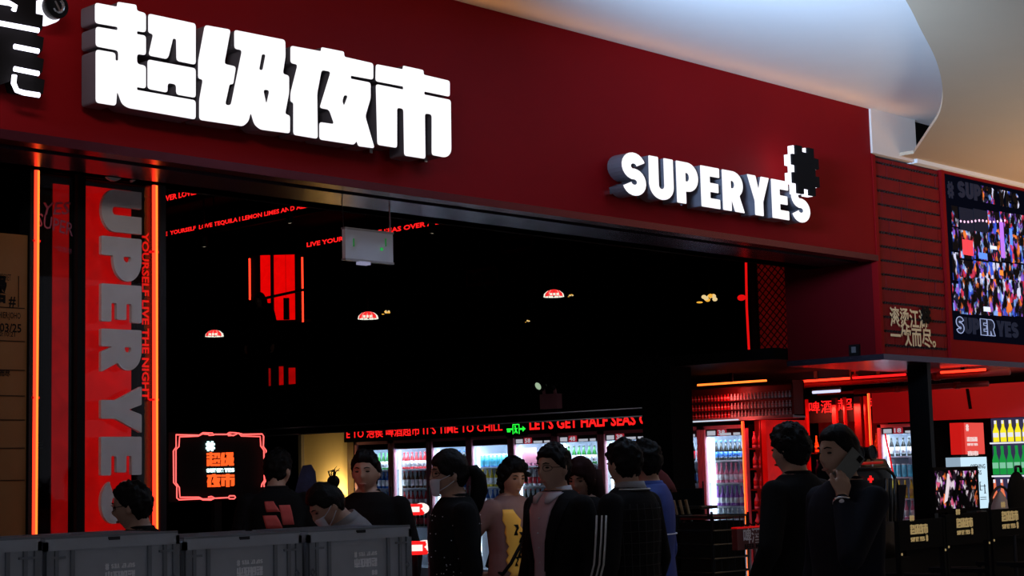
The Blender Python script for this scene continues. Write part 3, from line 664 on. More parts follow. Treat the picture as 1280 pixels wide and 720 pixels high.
# ================================================================== INTERIOR: FRIDGES AND BOTTLES
def tmat(name, col, rough=.25, **k): return mat(name, col, rough, **k)
for nm, c in {'g_green': (.02, .16, .03), 'g_brown': (.09, .028, .01), 'g_dark': (.012, .016, .014), 'g_clear': (.55, .62, .66), 'g_blue': (.03, .16, .55), 'g_pink': (.75, .25, .38), 'g_red': (.6, .03, .04), 'g_lime': (.22, .55, .05),
              'g_yellow': (.75, .6, .05), 'g_violet': (.33, .12, .5), 'g_orange': (.8, .24, .03), 'l_white': (.82, .82, .85), 'l_red': (.6, .03, .05), 'l_gold': (.6, .4, .1), 'l_blue': (.05, .2, .6), 'l_cyan': (.1, .5, .65), 'l_green': (.03, .35, .1)}.items(): mat(nm, c, .22)
BM = {}
def bottle_mesh(glass, lab, cap, kind='long', h=.19):
    k = (glass, lab, cap, kind, h)
    if k in BM: return BM[k]
    b = MB(); r = .025 if kind != 'can' else .028
    if kind == 'can': segs = [(0, [(r*.85, 0), (r, .012)]), (1, [(r, .012), (r, h*.62-.012)]), (2, [(r, h*.62-.012), (r*.8, h*.62), (r*.78, h*.62)])]
    elif kind == 'tall': segs = [(0, [(r*.95, 0), (r, .01), (r, .03)]), (1, [(r, .03), (r, h*.42)]), (0, [(r, h*.42), (r, h*.5), (r*.45, h*.68), (r*.38, h*.9)]), (2, [(r*.42, h*.9), (r*.42, h)])]
    else: segs = [(0, [(r*.95, 0), (r, .01), (r, .028)]), (1, [(r, .028), (r, h*.5)]), (0, [(r, h*.5), (r, h*.56), (r*.42, h*.78), (r*.38, h*.93)]), (2, [(r*.45, h*.93), (r*.45, h)])]
    for m, pr in segs: b.cur = m; b.lathe(pr, (0, 0, 0), 9)
    me = bpy.data.meshes.new('bottle'); me.from_pydata([tuple(p) for p in b.v], [], b.f)
    for m in (glass, lab, cap): me.materials.append(MATS[m])
    me.polygons.foreach_set('material_index', b.mi); me.polygons.foreach_set('use_smooth', [True]*len(me.polygons)); BM[k] = me; return me
def put(name, me, loc, label, cat, group):
    o = link(name, me); o.location = loc; o.rotation_euler = (0, 0, random.uniform(0, 6)); return setp(o, label, cat, group)
FWID = .6645; FRZ = 2.0
SH = [1.66, 1.435, 1.205, .98]
NTH = ['leftmost', 'second', 'third', 'fourth', 'fifth', 'sixth', 'seventh', 'eighth', 'ninth']
STOCK = [   # per fridge: per shelf (kind, glass, label, cap, colour word)
 [('long', 'g_green', 'l_white', 'l_green', 'green'), ('long', 'g_blue', 'l_white', 'l_blue', 'blue'), ('long', 'g_blue', 'l_cyan', 'l_white', 'blue'), ('long', 'g_green', 'l_white', 'l_gold', 'green')],
 [('long', 'g_red', 'l_white', 'l_red', 'red'), ('long', 'g_brown', 'l_white', 'l_red', 'brown'), ('long', 'g_red', 'l_white', 'g_dark', 'red'), ('long', 'g_dark', 'l_red', 'l_gold', 'dark')],
 [('long', 'g_dark', 'l_blue', 'l_blue', 'dark blue'), ('can', 'g_blue', 'l_blue', 'l_white', 'blue'), ('long', 'g_brown', 'l_gold', 'l_gold', 'amber'), ('long', 'g_green', 'l_white', 'l_gold', 'green')],
 [('can', 'g_blue', 'l_cyan', 'l_white', 'sky blue'), ('long', 'g_yellow', 'l_white', 'l_gold', 'yellow'), ('long', 'g_blue', 'l_white', 'l_blue', 'pale blue'), ('long', 'g_lime', 'l_white', 'l_green', 'lime')],
 [('can', 'g_pink', 'g_pink', 'l_white', 'pink'), ('long', 'g_clear', 'l_red', 'l_red', 'clear'), ('long', 'g_dark', 'l_cyan', 'l_red', 'dark'), ('long', 'g_dark', 'l_white', 'l_red', 'dark')],
 [('long', 'g_green', 'l_white', 'g_dark', 'dark green'), ('long', 'g_dark', 'l_blue', 'l_white', 'dark'), ('long', 'g_brown', 'l_white', 'l_gold', 'brown'), ('long', 'g_green', 'l_gold', 'l_gold', 'green')],
 [('long', 'g_dark', 'l_white', 'l_gold', 'dark'), ('long', 'g_brown', 'l_gold', 'l_gold', 'brown'), ('long', 'g_green', 'l_white', 'l_gold', 'green'), ('long', 'g_brown', 'l_red', 'l_gold', 'brown')],
 [('long', 'g_dark', 'l_red', 'l_white', 'dark'), ('long', 'g_dark', 'l_blue', 'g_dark', 'black'), ('long', 'g_clear', 'l_gold', 'l_gold', 'clear'), ('long', 'g_brown', 'l_white', 'l_gold', 'brown')],
 [('tall', 'g_dark', 'l_blue', 'l_blue', 'dark blue'), ('tall', 'g_pink', 'l_white', 'g_pink', 'pink'), ('tall', 'g_violet', 'l_white', 'g_violet', 'violet'), ('tall', 'g_clear', 'l_white', 'l_white', 'clear')],
]
PRICE = ['28', '28', '28', '18', '58', '48', '38', '36', '38']
mat('strip_dark', (.05, .012, .02), .5); emis('strip_red', (.55, .03, .05), .55); emis('strip_white', (.8, .8, .9), .55)
SHN = ['top', 'second', 'third', 'fourth']
Yt = atX(443, 580, WX).y
def fridge(i, y1, X, nm, stock, price, hidden=()):
    FW_ = .56 if i == 8 else FWID; y0 = y1-FW_; D = .6; t = T('drinks_fridge', '%s glass door drinks fridge%s' % (nm, ''), 'fridge', (X+D/2, (y0+y1)/2, 0), group='row of glass door drinks fridges')
    c = MB(); e = .03
    c.box((X+D-.02, y0+.01, .1), (X+D, y1-.01, FRZ)); c.box((X+.05, y0+.005, .1), (X+D, y0+e, FRZ)); c.box((X+.05, y1-e, .1), (X+D, y1-.005, FRZ)); c.box((X+.05, y0+.01, FRZ-.05), (X+D, y1-.01, FRZ)); c.box((X+.05, y0+.01, .1), (X+D, y1-.01, .5))
    c.build('cabinet', 'fridge_inner', t)
    d = MB(); w_ = .048
    d.box((X, y0+.004, .12), (X+.045, y0+w_, FRZ)); d.box((X, y1-w_, .12), (X+.045, y1-.004, FRZ)); d.box((X, y0+.004, FRZ-.035), (X+.045, y1-.004, FRZ)); d.box((X, y0+.004, .12), (X+.045, y1-.004, .22))
    dr = d.build('door_frame', 'fridge_frame', t)
    MB().box((X+.018, y0+w_, .22), (X+.024, y1-w_, FRZ-.035)).build('glass_pane', 'door_glass', dr)
    MB().tube([(X-.03, y1-.03, 1.0), (X-.03, y1-.03, 1.45)], .009, 6).build('handle', 'chrome', dr)
    MB().box((X+.046, y0+.0005, .1), (X+D, y0+.0048, FRZ)).build('side_panel', 'black_paint', t)
    MB().box((X+.02, y0+.0, .0), (X+D, y1-.0, .1)).build('plinth', 'black_paint', t)
    pz = FRZ-.105
    MB().box((X+.026, y0+w_, pz), (X+.032, y1-w_, FRZ-.035)).build('price_strip', 'strip_dark', t)
    if i >= 4:
        ps = MB(); ps.box((X+.022, y1-w_-.02, pz+.01), (X+.026, y1-w_-.12, FRZ-.05)); ps.box((X+.022, y0+.33, pz+.005), (X+.026, y0+.2, pz+.03)); ps.box((X+.022, y0+.17, pz+.005), (X+.026, y0+.09, pz+.03)); ps.build('price_card', 'strip_white', t)
        ps = MB(); ps.box((X+.024, y1-w_-.14, pz), (X+.0255, y1-w_-.26, FRZ-.036)); ps.build('price_badge', 'strip_red', t)
        ps = MB(); text(ps, price, (X+.0215, y1-w_-.155, pz+.012), EXS, ZZ, .085, .048, .02); ps.build('price_number', 'strip_white', t)
    for z in SH: MB().box((X+.08, y0+e, z-.02), (X+D-.02, y1-e, z-.006)).build('shelf', 'shelf_wire', t)
    MB().tube([(X+.075, y1-.085, .55), (X+.075, y1-.085, FRZ-.12)], .014 if i != 8 else .024, 8).build('light_tube', 'tube_light', t)
    MB().tube([(X+.09, y0+.08, FRZ-.085), (X+.09, y1-.08, FRZ-.085)], .012, 8).build('light_tube', 'tube_light', t)
    l = area('fridge_lamp', (X+.07, (y0+y1)/2, FRZ-.12), (X+.3, (y0+y1)/2, 1.1), .5, .05, (.72, .86, 1), 3.2)
    for k, (kind, gl, lb, cp, word_) in enumerate(stock):
        if k in hidden: continue
        me = bottle_mesh(gl, lb, cp, kind, .20 if kind != 'can' else .23); n = 8
        for j in range(n):
            y = y1-(.095 if kind != 'can' else .105)-j*(FW_-(.15 if kind != 'can' else .19))/(n-1)
            put('beverage_can' if kind == 'can' else 'beer_bottle', me, (X+.125+.01*random.random(), y, SH[k]-.005), '%s %s on the %s shelf of the %s' % (word_, 'can' if kind == 'can' else 'glass bottle', SHN[k], nm.replace(' in the row', '')+' fridge'), 'can' if kind == 'can' else 'bottle', '%s bottles, %s shelf of %s fridge' % (word_, SHN[k], NTH[i]))
    return t
FN = ['leftmost', 'second-from-left', 'third-from-left', 'middle-left', 'poster-lit', 'numbered 48', 'last before column', 'first past column', 'tube-lit end']
FL = ['leftmost drinks fridge behind the man in a black jacket', 'fridge of red bottles between the man and the masked woman', 'fridge behind the masked woman with the ponytail', 'fridge of sky blue cans left of the exit mark',
      'brightly lit fridge priced 58 behind the suited man', 'fridge priced 48 with dark green bottles', 'fridge priced 38 beside the square black column', 'fridge just right of the square black column', 'end fridge with bright white tube beside the orange neon']
for i in range(9):
    t = fridge(i, Yt-i*FWID, WX, FN[i], STOCK[i], PRICE[i]); t['label'] = FL[i]
# pink poster in the fifth fridge
y1 = Yt-4*FWID
top('fridge_poster', MB().box((WX+.10, y1-.30, 1.69), (WX+.104, y1-.1, 1.85)), tmat('poster_pink', (.8, .3, .4), .5), 'pink paper card inside the brightly lit fridge', 'card')
# LED ticker above the fridges
t = T('led_ticker', 'red LED ticker band above the row of fridges', 'led sign', (WX, 13, 2.0))
ye = atX(812, 530, WX).y; ys = atX(430, 540, WX).y
MB().box((WX+.0, ye, 2.005), (WX+.05, ys, 2.19)).build('housing', 'black_paint', t)
zt0 = atX(700, 534, WX-.002).z
def tick(s, pa, pb):
    a, b = atX(pa, 540, WX-.004).y, atX(pb, 535, WX-.004).y; text_words('lettering', 'led_red', t, s, (WX-.004, a, 2.045), EXS, ZZ, a-b, .125, .012 if '酒' in s else .03)
tick('E TO 泡侯 啤酒超市 IT\'S TIME TO CHILL', 433, 628); tick("LET'S GET HALF SEAS O", 662, 811.5)
# green exit mark
q = atX(645, 536.5, WX-.02)
t = T('exit_mark', 'green glowing running man exit mark over the fridges', 'exit sign', (q.x, q.y, q.z-.05))
MB().box((WX-.02, q.y-.16, q.z-.075), (WX-.002, q.y+.16, q.z+.07)).build('plate', 'print_black', t)
mb = MB(); X_ = WX-.024
mb.box((X_, q.y-.055, q.z-.055), (X_+.003, q.y-.045, q.z+.055)).box((X_, q.y+.04, q.z-.055), (X_+.003, q.y+.05, q.z+.055)).box((X_, q.y-.055, q.z+.047), (X_+.003, q.y+.05, q.z+.057)); mb.build('doorway', 'led_green', t)
mb = MB(); mb.ell((X_, q.y+.01, q.z+.03), (.003, .012, .012), 8, 6); mb.bar((X_, q.y+.012, q.z+.016), (X_, q.y-.004, q.z-.012), .02, .003, (1, 0, 0)); mb.bar((X_, q.y-.002, q.z-.012), (X_, q.y-.024, q.z-.045), .014, .003, (1, 0, 0)); mb.bar((X_, q.y-.002, q.z-.012), (X_, q.y+.022, q.z-.042), .014, .003, (1, 0, 0)); mb.bar((X_, q.y+.02, q.z+.005), (X_, q.y-.025, q.z+.008), .01, .003, (1, 0, 0)); mb.build('running_figure', 'led_green', t)
mb = MB(); mb.box((X_, q.y-.115, q.z-.01), (X_+.003, q.y-.06, q.z+.01)); M = basis((X_, q.y-.105, q.z), EXS, ZZ); mb.poly([[(0, -.03), (.045, 0), (0, .03)]], .003, M); mb.build('arrow', 'led_green', t)
mb = MB(); mb.box((X_, q.y+.055, q.z-.008), (X_+.003, q.y+.14, q.z+.012)); mb.box((X_, q.y+.085, q.z-.03), (X_+.003, q.y+.135, q.z-.012)); mb.build('exit_characters', 'led_green', t)
# twin head emergency light on slab edge
q = atX(693, 501.5, MX)
t = T('emergency_light', 'twin head emergency light box on the dark slab edge', 'light', (MX, q.y, q.z-.08))
mat('emerg_box', (.5, .2, .24), .5)
MB().box((MX-.08, q.y-.10, q.z-.075), (MX, q.y+.12, q.z+.07)).build('housing', 'emerg_box', t)
for dy, m in ((.085, emis('lens_pale', (.55, .75, .5), .6)), (-.06, 'black_gloss')):
    hd = MB().tube([(MX-.05, q.y+dy, q.z+.07), (MX-.05, q.y+dy+.01, q.z+.12)], .018, 8).build('swivel', 'emerg_box', t)
    R = Matrix.Rotation(.7, 3, 'X'); MB().ell((MX-.07, q.y+dy+.03, q.z+.15), (.03, .06, .04), 12, 8, R).build('lamp_head', 'dark_steel', t); MB().ell((MX-.10, q.y+dy+.035, q.z+.152), (.012, .045, .028), 12, 8, R).build('lens', m, t)
# ================================================================== CEILING TICKERS (upper level)
CZ = 5.0
def beam(pa, pb, lab, s, m, ext):
    A = atZ(*pa, CZ); B = atZ(*pb, CZ); X = (A.x+B.x)/2; t = T('ceiling_ticker', lab, 'led sign', (X, B.y, CZ))
    MB().box((X, B.y-2.2, CZ-.05), (X+.06, A.y+1.0, 5.3)).build('beam', 'black_paint', t)
    text_words('lettering', m, t, s, (X-.006, A.y, CZ+.02), EXS, ZZ, A.y-B.y+ext, .07, .03)
beam((130, 270), (273, 240), 'red LED ticker on the nearest ceiling beam at upper left', 'LIVE YOURSELF ALL I EVER LOVED THE NIGHT', 'led_red', .4)
beam((201, 300), (407, 257), 'long red LED ticker on the middle ceiling beam', 'LIVE  YOURSELF  LOVE TEQUILA I LEMON LIMES AND ALL THE NIGHT', 'led_red', .3)
beam((386, 311), (569, 278), 'short red LED ticker on the far ceiling beam behind the hanging sign', 'LIVE YOURSELF  HALF SEAS OVER ALL NIGHT', 'led_red', .3)
# ceiling spots
for px, py in ((255, 302), (362, 272), (540, 285)):
    q = atZ(px, py, 4.7); t = T('ceiling_spot', 'tiny dark ceiling spot with pale lens, %s' % {255: 'lower left below the ticker', 362: 'beside the long ticker', 540: 'under the far ticker'}[px], 'spotlight', (q.x, q.y, q.z-.1), group='ceiling spots')
    MB().tube([(q.x, q.y, q.z-.06), (q.x-.03, q.y-.03, q.z+.06)], .045, 10).build('housing', 'dark_steel', t); MB().tube([(q.x, q.y, q.z+.05), (q.x, q.y, 5.3)], .012, 6).build('stem', 'dark_steel', t)
    MB().ell((q.x+.002, q.y+.002, q.z-.062), (.025, .025, .008), 10, 6).build('lens', emis('spot_lens', (1, .85, .6), .7), t)
# hanging stained glass lamps
def fanlamp(px, py, d, lab, gold=False, s=1.):
    q = atD(px, py, d); t = T('pendant_lamp', lab, 'lamp', (q.x, q.y, q.z-.08), -PI/2+YAW)
    k = s*d/2064.
    if gold:
        emis('gold_glass', (1, .48, .05), .9); emis('gold_pale', (1, .75, .35), .8)
        for j in range(9): a = j/9*2*PI; MB().ell(((9*k)*math.cos(a)*random.uniform(.3, 1), 4*k*math.sin(a), random.uniform(-1, 4.5)*k), (3.2*k, 3*k, 2.6*k), 8, 6).build('petal', 'gold_glass' if j % 2 else 'gold_pale', t, local=True)
        MB().ell((-12*k, 0, -4*k), (4*k, 2*k, 1.2*k), 8, 5).build('rim', 'gold_glass', t, local=True)
    else:
        emis('lamp_white', (.9, .9, .75), 1.0); emis('lamp_red', (1, .03, .03), 1.0)
        R_, hh_ = 13*k, 9*k; n = 12
        for j in range(n):
            a0, a1 = 2*PI*j/n+.02, 2*PI*(j+1)/n-.02; vs = []; 
            for (r, z) in ((R_, 0), (R_*.92, hh_*.45), (R_*.6, hh_*.85), (R_*.25, hh_)): vs += [(r*math.cos(a0), r*math.sin(a0), z), (r*math.cos(a1), r*math.sin(a1), z)]
            fs = [(0, 1, 3, 2), (2, 3, 5, 4), (4, 5, 7, 6)]
            MB().add(vs, fs).build('glass_petal', 'lamp_red' if 7 <= j <= 10 else 'lamp_white', t, local=True)
        mb = MB(); 
        for j in range(3): mb.box((-5*k+j*4*k, -R_-.004, .8*k), (-2.2*k+j*4*k, -R_*.96, 3.5*k))
        mb.build('lettering', 'lamp_white', t, local=True)
    MB().tube([(0, 0, 0), (0, 0, 5.3-q.z+.08)], .008, 6).build('cord', 'black_paint', t, local=True); return t
fanlamp(268, 412, 19, 'dim red and white fan lamp at left below the booth', s=.9)
fanlamp(460, 390, 19, 'red and white glass lamp below the hanging sign')
fanlamp(692, 362, 18, 'red and white glass lamp at the centre of the dark shop')
fanlamp(886, 364, 17, 'gold flower lamp hanging at right in the dark', True)
fanlamp(484, 383, 21, 'faint gold lamp right of the red and white lamp', True, .45)
fanlamp(714, 361, 19, 'tiny gold lamp beside the central lamp', True, .3)
fanlamp(660, 393, 19, 'small warm spot lamp below the central lamp', True, .25)
# upper booth with red panels and neon, person in silhouette is added with the people
UB = 23.0
def up(px, py): return atD(px, py, UB)
a, b = up(315, 330), up(380, 400)
t = T('red_booth', 'upstairs booth with red glowing panels and two thin neon tubes', 'booth', (up(345, 400).x, up(345, 400).y, 2.62), math.atan2(RT.y, RT.x))
k = UB/2064; zc = up(345, 400).z-2.62
def ub(px0, py0, px1, py1, m, nm, dy=0., th=.04): MB().box(((px0-345)*k, dy, zc+(400-py1)*k), ((px1-345)*k, dy+th, zc+(400-py0)*k)).build(nm, m, t, local=True)
ub(326, 318, 338, 378, 'booth_red', 'panel'); ub(343, 318, 369, 400, 'booth_red', 'panel'); ub(339, 318, 342, 400, 'black_paint', 'post', -.03); ub(357.6, 318, 358, 372, 'red_panel_dim', 'seam', -.01)
ub(355, 373, 362, 400, 'black_paint', 'post', -.05); ub(369, 318, 380, 404, 'black_paint', 'side_panel'); ub(314, 318, 326, 375, 'black_paint', 'side_panel')
ub(312, 322, 314, 374, 'neon_red', 'neon_tube', -.04, .02); ub(378, 322, 380, 404, 'neon_red', 'neon_tube', -.04, .02)
ub(300, 404, 392, 430, 'black_paint', 'base', -.06, .2); MB().box((-.5, .02, 0), (.5, .3, zc)).build('plinth', 'black_paint', t, local=True)
MB().bar(((330-345)*k, -.2, zc+(400-375)*k), ((392-345)*k, -.2, zc+(400-363)*k), .03, .035).build('handrail', 'black_paint', t, local=True)
UB = 21.0; k = UB/2064  # red reflection of the booth, built as glowing strips
t2 = T('booth_reflection', 'faint red reflection of the booth built as glowing strips', 'panel', (up(350, 490).x, up(350, 490).y, 2.62), math.atan2(RT.y, RT.x))
zc2 = up(350, 490).z-2.62
for x0, x1, y0, y1, m in ((336, 338, 460, 492, 'red_panel_dim'), (349, 354, 458, 490, 'red_panel'), (361, 369, 460, 492, 'red_panel')):
    MB().box(((x0-350)*k, 0, zc2+(490-y1)*k), ((x1-350)*k, .04, zc2+(490-y0)*k)).build('strip', m, t2, local=True)
MB().box((-.2, .045, 0), (.25, .1, zc2+.36)).build('backing', 'black_paint', t2, local=True)
# dim lattice frames and picture on the upper right wall
mat('dim_frame', (.030, .010, .006), .7); UW = 17.5
def updark(px0, py0, px1, py1, nm, lab, cat, lattice):
    a, b = atX(px0, py1, UW), atX(px1, py0, UW); t = T(nm, lab, cat, (UW, (a.y+b.y)/2, 2.62)); y0, y1, z0, z1 = b.y, a.y, a.z, b.z
    f_ = MB().box((UW, y0, z0), (UW+.04, y0+.05, z1)).box((UW, y1-.05, z0), (UW+.04, y1, z1)).box((UW, y0, z0), (UW+.04, y1, z0+.05)).box((UW, y0, z1-.05), (UW+.04, y1, z1)); f_.build('frame', 'dim_frame', t)
    MB().box((UW+.05, y0, 2.62), (UW+.09, y1, z1)).build('backing', 'black_paint', t)
    if lattice:
        m = MB(); s = .16; h = z1-z0; n = int((y1-y0+h)/s)
        for j in range(n):
            for sg in (0, 1):
                ya_ = y0+j*s-h; p0 = [ya_, z0]; p1 = [ya_+h, z1]
                if ya_ < y0: p0 = [y0, z0+y0-ya_]
                if ya_+h > y1: p1 = [y1, z1-(ya_+h-y1)]
                if p1[0]-p0[0] < .03: continue
                f2 = (lambda y: y) if not sg else (lambda y: y0+y1-y)
                m.bar((UW+.02, f2(p0[0]), p0[1]), (UW+.02, f2(p1[0]), p1[1]), .01, .01)
        setp(m.build('lattice', 'dim_frame', t), kind='stuff')
updark(626, 291, 667, 318, 'picture_frame', 'faint dark picture frame high in the shop', 'picture', False)
updark(582, 332, 622, 360, 'lattice_screen', 'faint dark lattice screen below the picture frame', 'screen', True)
updark(790, 310, 842, 340, 'lattice_screen', 'faint dark lattice screen under the soffit at right', 'screen', True)
# chain link guard lit red and thin neon, right upper
GXp = 13.2; NXp = 13.1
a, b = atX(947, 440, GXp), atX(1004, 434, GXp); zt3 = 3.55; z0 = a.z
t = T('mesh_panel', 'red lit chain link panel behind the soffit at right', 'panel', (GXp, (a.y+b.y)/2, 2.62))
MB().box((GXp+.05, b.y-.15, z0), (GXp+.07, a.y, zt3)).build('red_backing', backlit_mat('mesh_red', (.012, .0, .0), (.07, .001, .001), 2.5, 1), t)
m = MB(); s = .075; h = zt3-z0; y0, y1 = b.y-.15, a.y
for j in range(int((y1-y0+h)/s)+1):
    for sg in (0, 1):
        ya_ = y0+j*s-h; p0 = [ya_, z0]; p1 = [ya_+h, zt3]
        if ya_ < y0: p0 = [y0, z0+y0-ya_]
        if ya_+h > y1: p1 = [y1, zt3-(ya_+h-y1)]
        if p1[0]-p0[0] < .02: continue
        f2 = (lambda y: y) if not sg else (lambda y: y0+y1-y)
        m.bar((GXp+.02, f2(p0[0]), p0[1]), (GXp+.02, f2(p1[0]), p1[1]), .008, .008)
setp(m.build('chain_link', 'print_black', t), kind='stuff')
MB().box((GXp, y1, 2.62), (GXp+.08, y1+.06, zt3)).build('post', 'black_paint', t); MB().box((GXp, y0, 2.62), (GXp+.08, y1, z0)).build('base_rail', 'black_paint', t)
a = atX(986, 415, GXp-.04); b = atX(1004, 334, GXp-.04); MB().box((GXp-.06, b.y, a.z), (GXp-.02, a.y, b.z)).build('dark_cabinet', 'black_gloss', t)
a = atX(940, 329, GXp); b = atX(944, 440, GXp)
t = T('neon_tube', 'thin dim red neon tube beside the chain link panel', 'neon tube', (NXp, a.y, 2.62))
MB().tube([(NXp, a.y, a.z), (NXp, (a.y+b.y)/2+.01, (a.z+b.z)/2), (NXp, b.y, 2.62)], .012, 6).build('glass_tube', 'led_red_dim', t)
q = atX(936, 373, GXp); MB().ell((NXp-.02, q.y, q.z), (.03, .05, .03), 8, 6).build('red_shade', 'led_red_dim', t)
# ================================================================== RIGHT PART: case of bottles, pipes, beer counter
BXp = 13.28
a, b = atX(838, 527, BXp), atX(993, 524, BXp); z0, z1 = a.z, a.z+.31
t = T('bottle_case', 'dark red lit case of small bottles above the right fridges', 'shelf', (BXp+.2, (a.y+b.y)/2, z0))
mat('case_red', (.14, .004, .004), .5)
mb = MB().box((BXp+.17, b.y, z0), (BXp+.19, a.y, z1)).box((BXp, b.y, z0), (BXp+.19, b.y+.02, z1)).box((BXp, a.y-.02, z0), (BXp+.19, a.y, z1)); mb.build('carcass', 'case_red', t)
MB().box((BXp-.02, b.y, z0-.02), (BXp+.19, a.y, z0+.012)).build('bottom_board', 'grey_metal', t); MB().box((BXp-.01, b.y, z1), (BXp+.19, a.y, z1+.03)).build('top_board', 'case_red', t)
MB().box((BXp-.026, atX(925, 527, BXp).y, z0-.02), (BXp-.02, a.y, z0-.008)).build('light_strip', emis('white_strip', (.75, .85, 1), .9), t)
for r_ in (1, 2): MB().box((BXp+.03, b.y+.02, z0+.09*r_-.004), (BXp+.17, a.y-.02, z0+.09*r_)).build('shelf', 'case_red', t)
area('case_lamp', (BXp+.02, (a.y+b.y)/2, z1-.01), (BXp+.15, (a.y+b.y)/2, z0+.1), .03, 1.2, (1, .10, .08), 6)
meA = bottle_mesh('g_red', 'l_white', 'l_red', 'long', .066); meB = bottle_mesh('g_clear', 'l_red', 'l_white', 'long', .064)
for r_ in range(3):
    for j in range(34):
        y = a.y-.10-j*(a.y-b.y-.16)/33
        o = put('small_bottle', meA if j < 15 else meB, (BXp+.09, y, z0+.012+.09*r_-(0 if r_ == 0 else .012)), 'tiny red tinted bottle on the %s row of the red case' % ('bottom', 'middle', 'top')[r_], 'bottle', 'tiny bottles, %s row of the red case' % ('bottom', 'middle', 'top')[r_]); o.scale = (.55, .55, 1)
# orange neon at the fridge end, red glowing wall
NX2 = WX-.10
ya_ = atX(931.5, 600, NX2).y
t = T('neon_tube', 'orange yellow neon tube upright at the end of the fridge row', 'neon tube', (NX2, ya_, 0))
MB().tube([(NX2, ya_, .0), (NX2, ya_, z0-.03)], .012, 8).build('glass_tube', 'neon_red', t); MB().tube([(NX2-.016, ya_+.003, .0), (NX2-.016, ya_+.003, z0-.03)], .005, 6).build('bright_core', 'neon_yellow', t)
GWY = atX(951.5, 590, WX+.0).y-.015
xa, xb = WX+.005, atY(1003, 590, GWY).x
t = T('backlit_panel', 'glowing red wall panel behind the man in the black sweater', 'panel', ((xa+xb)/2, GWY, 0))
MB().box((xa, GWY-.06, .5), (xb, GWY, z0-.025)).build('panel', 'red_panel', t); MB().box((xa, GWY-.06, 0), (xb, GWY, .5)).build('base', 'black_paint', t)
yt0, yt1 = GWY+.005, atX(936.5, 590, WX).y
t = T('bottle_tower', 'narrow red lit shelf tower between neon tube and red panel', 'shelf', (WX, (yt0+yt1)/2, 0))
MB().box((WX+.12, yt0, 0), (WX+.15, yt1, z0-.025)).build('back', 'red_panel_dark', t)
MB().box((WX+.0, yt0, 0), (WX+.12, yt0+.012, z0-.025)).build('side', 'case_red', t)
for j in range(6): MB().box((WX+.01, yt0+.012, .75+j*.2), (WX+.12, yt1, .765+j*.2)).build('shelf', 'case_red', t)
for j in range(1, 6):
    for i2 in range(2): put('pink_bottle', bottle_mesh('g_pink', 'l_red', 'l_red', 'long', .16), (WX+.06, yt0+.048+i2*.07, .767+j*.2), 'pink lit bottle on the narrow tower between neon and red panel', 'bottle', 'pink bottles of the narrow tower')
point('tower_lamp', (WX-.05, (yt0+yt1)/2-.02, 1.98), (1, .03, .03), .8, .03)
# pipes under the bulkhead
PX = 14.2
def pipe(pa, pb, r, lab, m='pipe_red', X=PX):
    A, B = atX(*pa, X), atX(*pb, X); zc_ = (A.z+B.z)/2; t = T('ceiling_pipe', lab, 'pipe', (X, (A.y+B.y)/2, zc_)); 
    MB().tube([(X, A.y, zc_), (X, B.y, zc_)], r, 12).build('pipe', m, t, True)
    for f_ in (.33, .78): yy = A.y+(B.y-A.y)*f_; MB().tube([(X, yy-.03, zc_), (X, yy+.03, zc_)], r*1.25, 12).build('coupling', m, t, True)
    MB().box((X-.01, (A.y+B.y)/2-.01, zc_), (X+.01, (A.y+B.y)/2+.01, 2.52)).build('hanger', 'dark_steel', t); return t
mat('pipe_red', (.35, .02, .015), .3)
pipe((892, 485.5), (1262, 468), .032, 'long red lit pipe under the bulkhead'); pipe((1068, 488), (1235, 481), .028, 'lower red pipe in front of the red banner', X=PX+.25)
for pa, pb, m, lab in (((872, 478.5), (958, 479), 'neon_yellow', 'yellow neon bar left of the pipes'), ((980, 478), (1062, 473), 'neon_red', 'orange neon bar along the pipe'), ((1066, 472.5), (1132, 468), 'led_red', 'red neon bar left of the corner column'), ((1176, 465), (1232, 462.5), 'neon_red', 'bright orange red neon bar under the bulkhead at right')):
    X2 = 13.5 if pa[0] < 900 else PX-.1
    A, B = atX(*pa, X2), atX(*pb, X2); t = T('neon_bar', lab, 'neon tube', tuple((A+B)/2)); MB().tube([(X2, A.y, (A.z+B.z)/2), (X2, B.y, (A.z+B.z)/2)], .012, 8).build('glass_tube', m, t)
    mid = (A+B)/2; MB().box((X2-.01, mid.y-.02, mid.z+.01), (X2+.01, mid.y+.02, 2.52)).build('bracket', 'dark_steel', t)
area('pipe_lamp', (PX-.5, 8.6, 2.5), (PX+.2, 8.4, 2.4), 1.5, .04, (1, .05, .02), 2.2)
# valve on pipe
q = atX(1069, 471, PX); t = T('pipe_valve', 'small red valve on top of the pipe', 'valve', tuple(q)); MB().ell(q, (.03, .04, .035), 10, 8).build('body', 'pipe_red', t); MB().tube([q, q+Vector((0, 0, .08))], .01, 6).build('stem', 'pipe_red', t); MB().tube([q+Vector((0, -.04, .06)), q+Vector((0, .04, .06))], .008, 6).build('wheel', 'pipe_red', t)
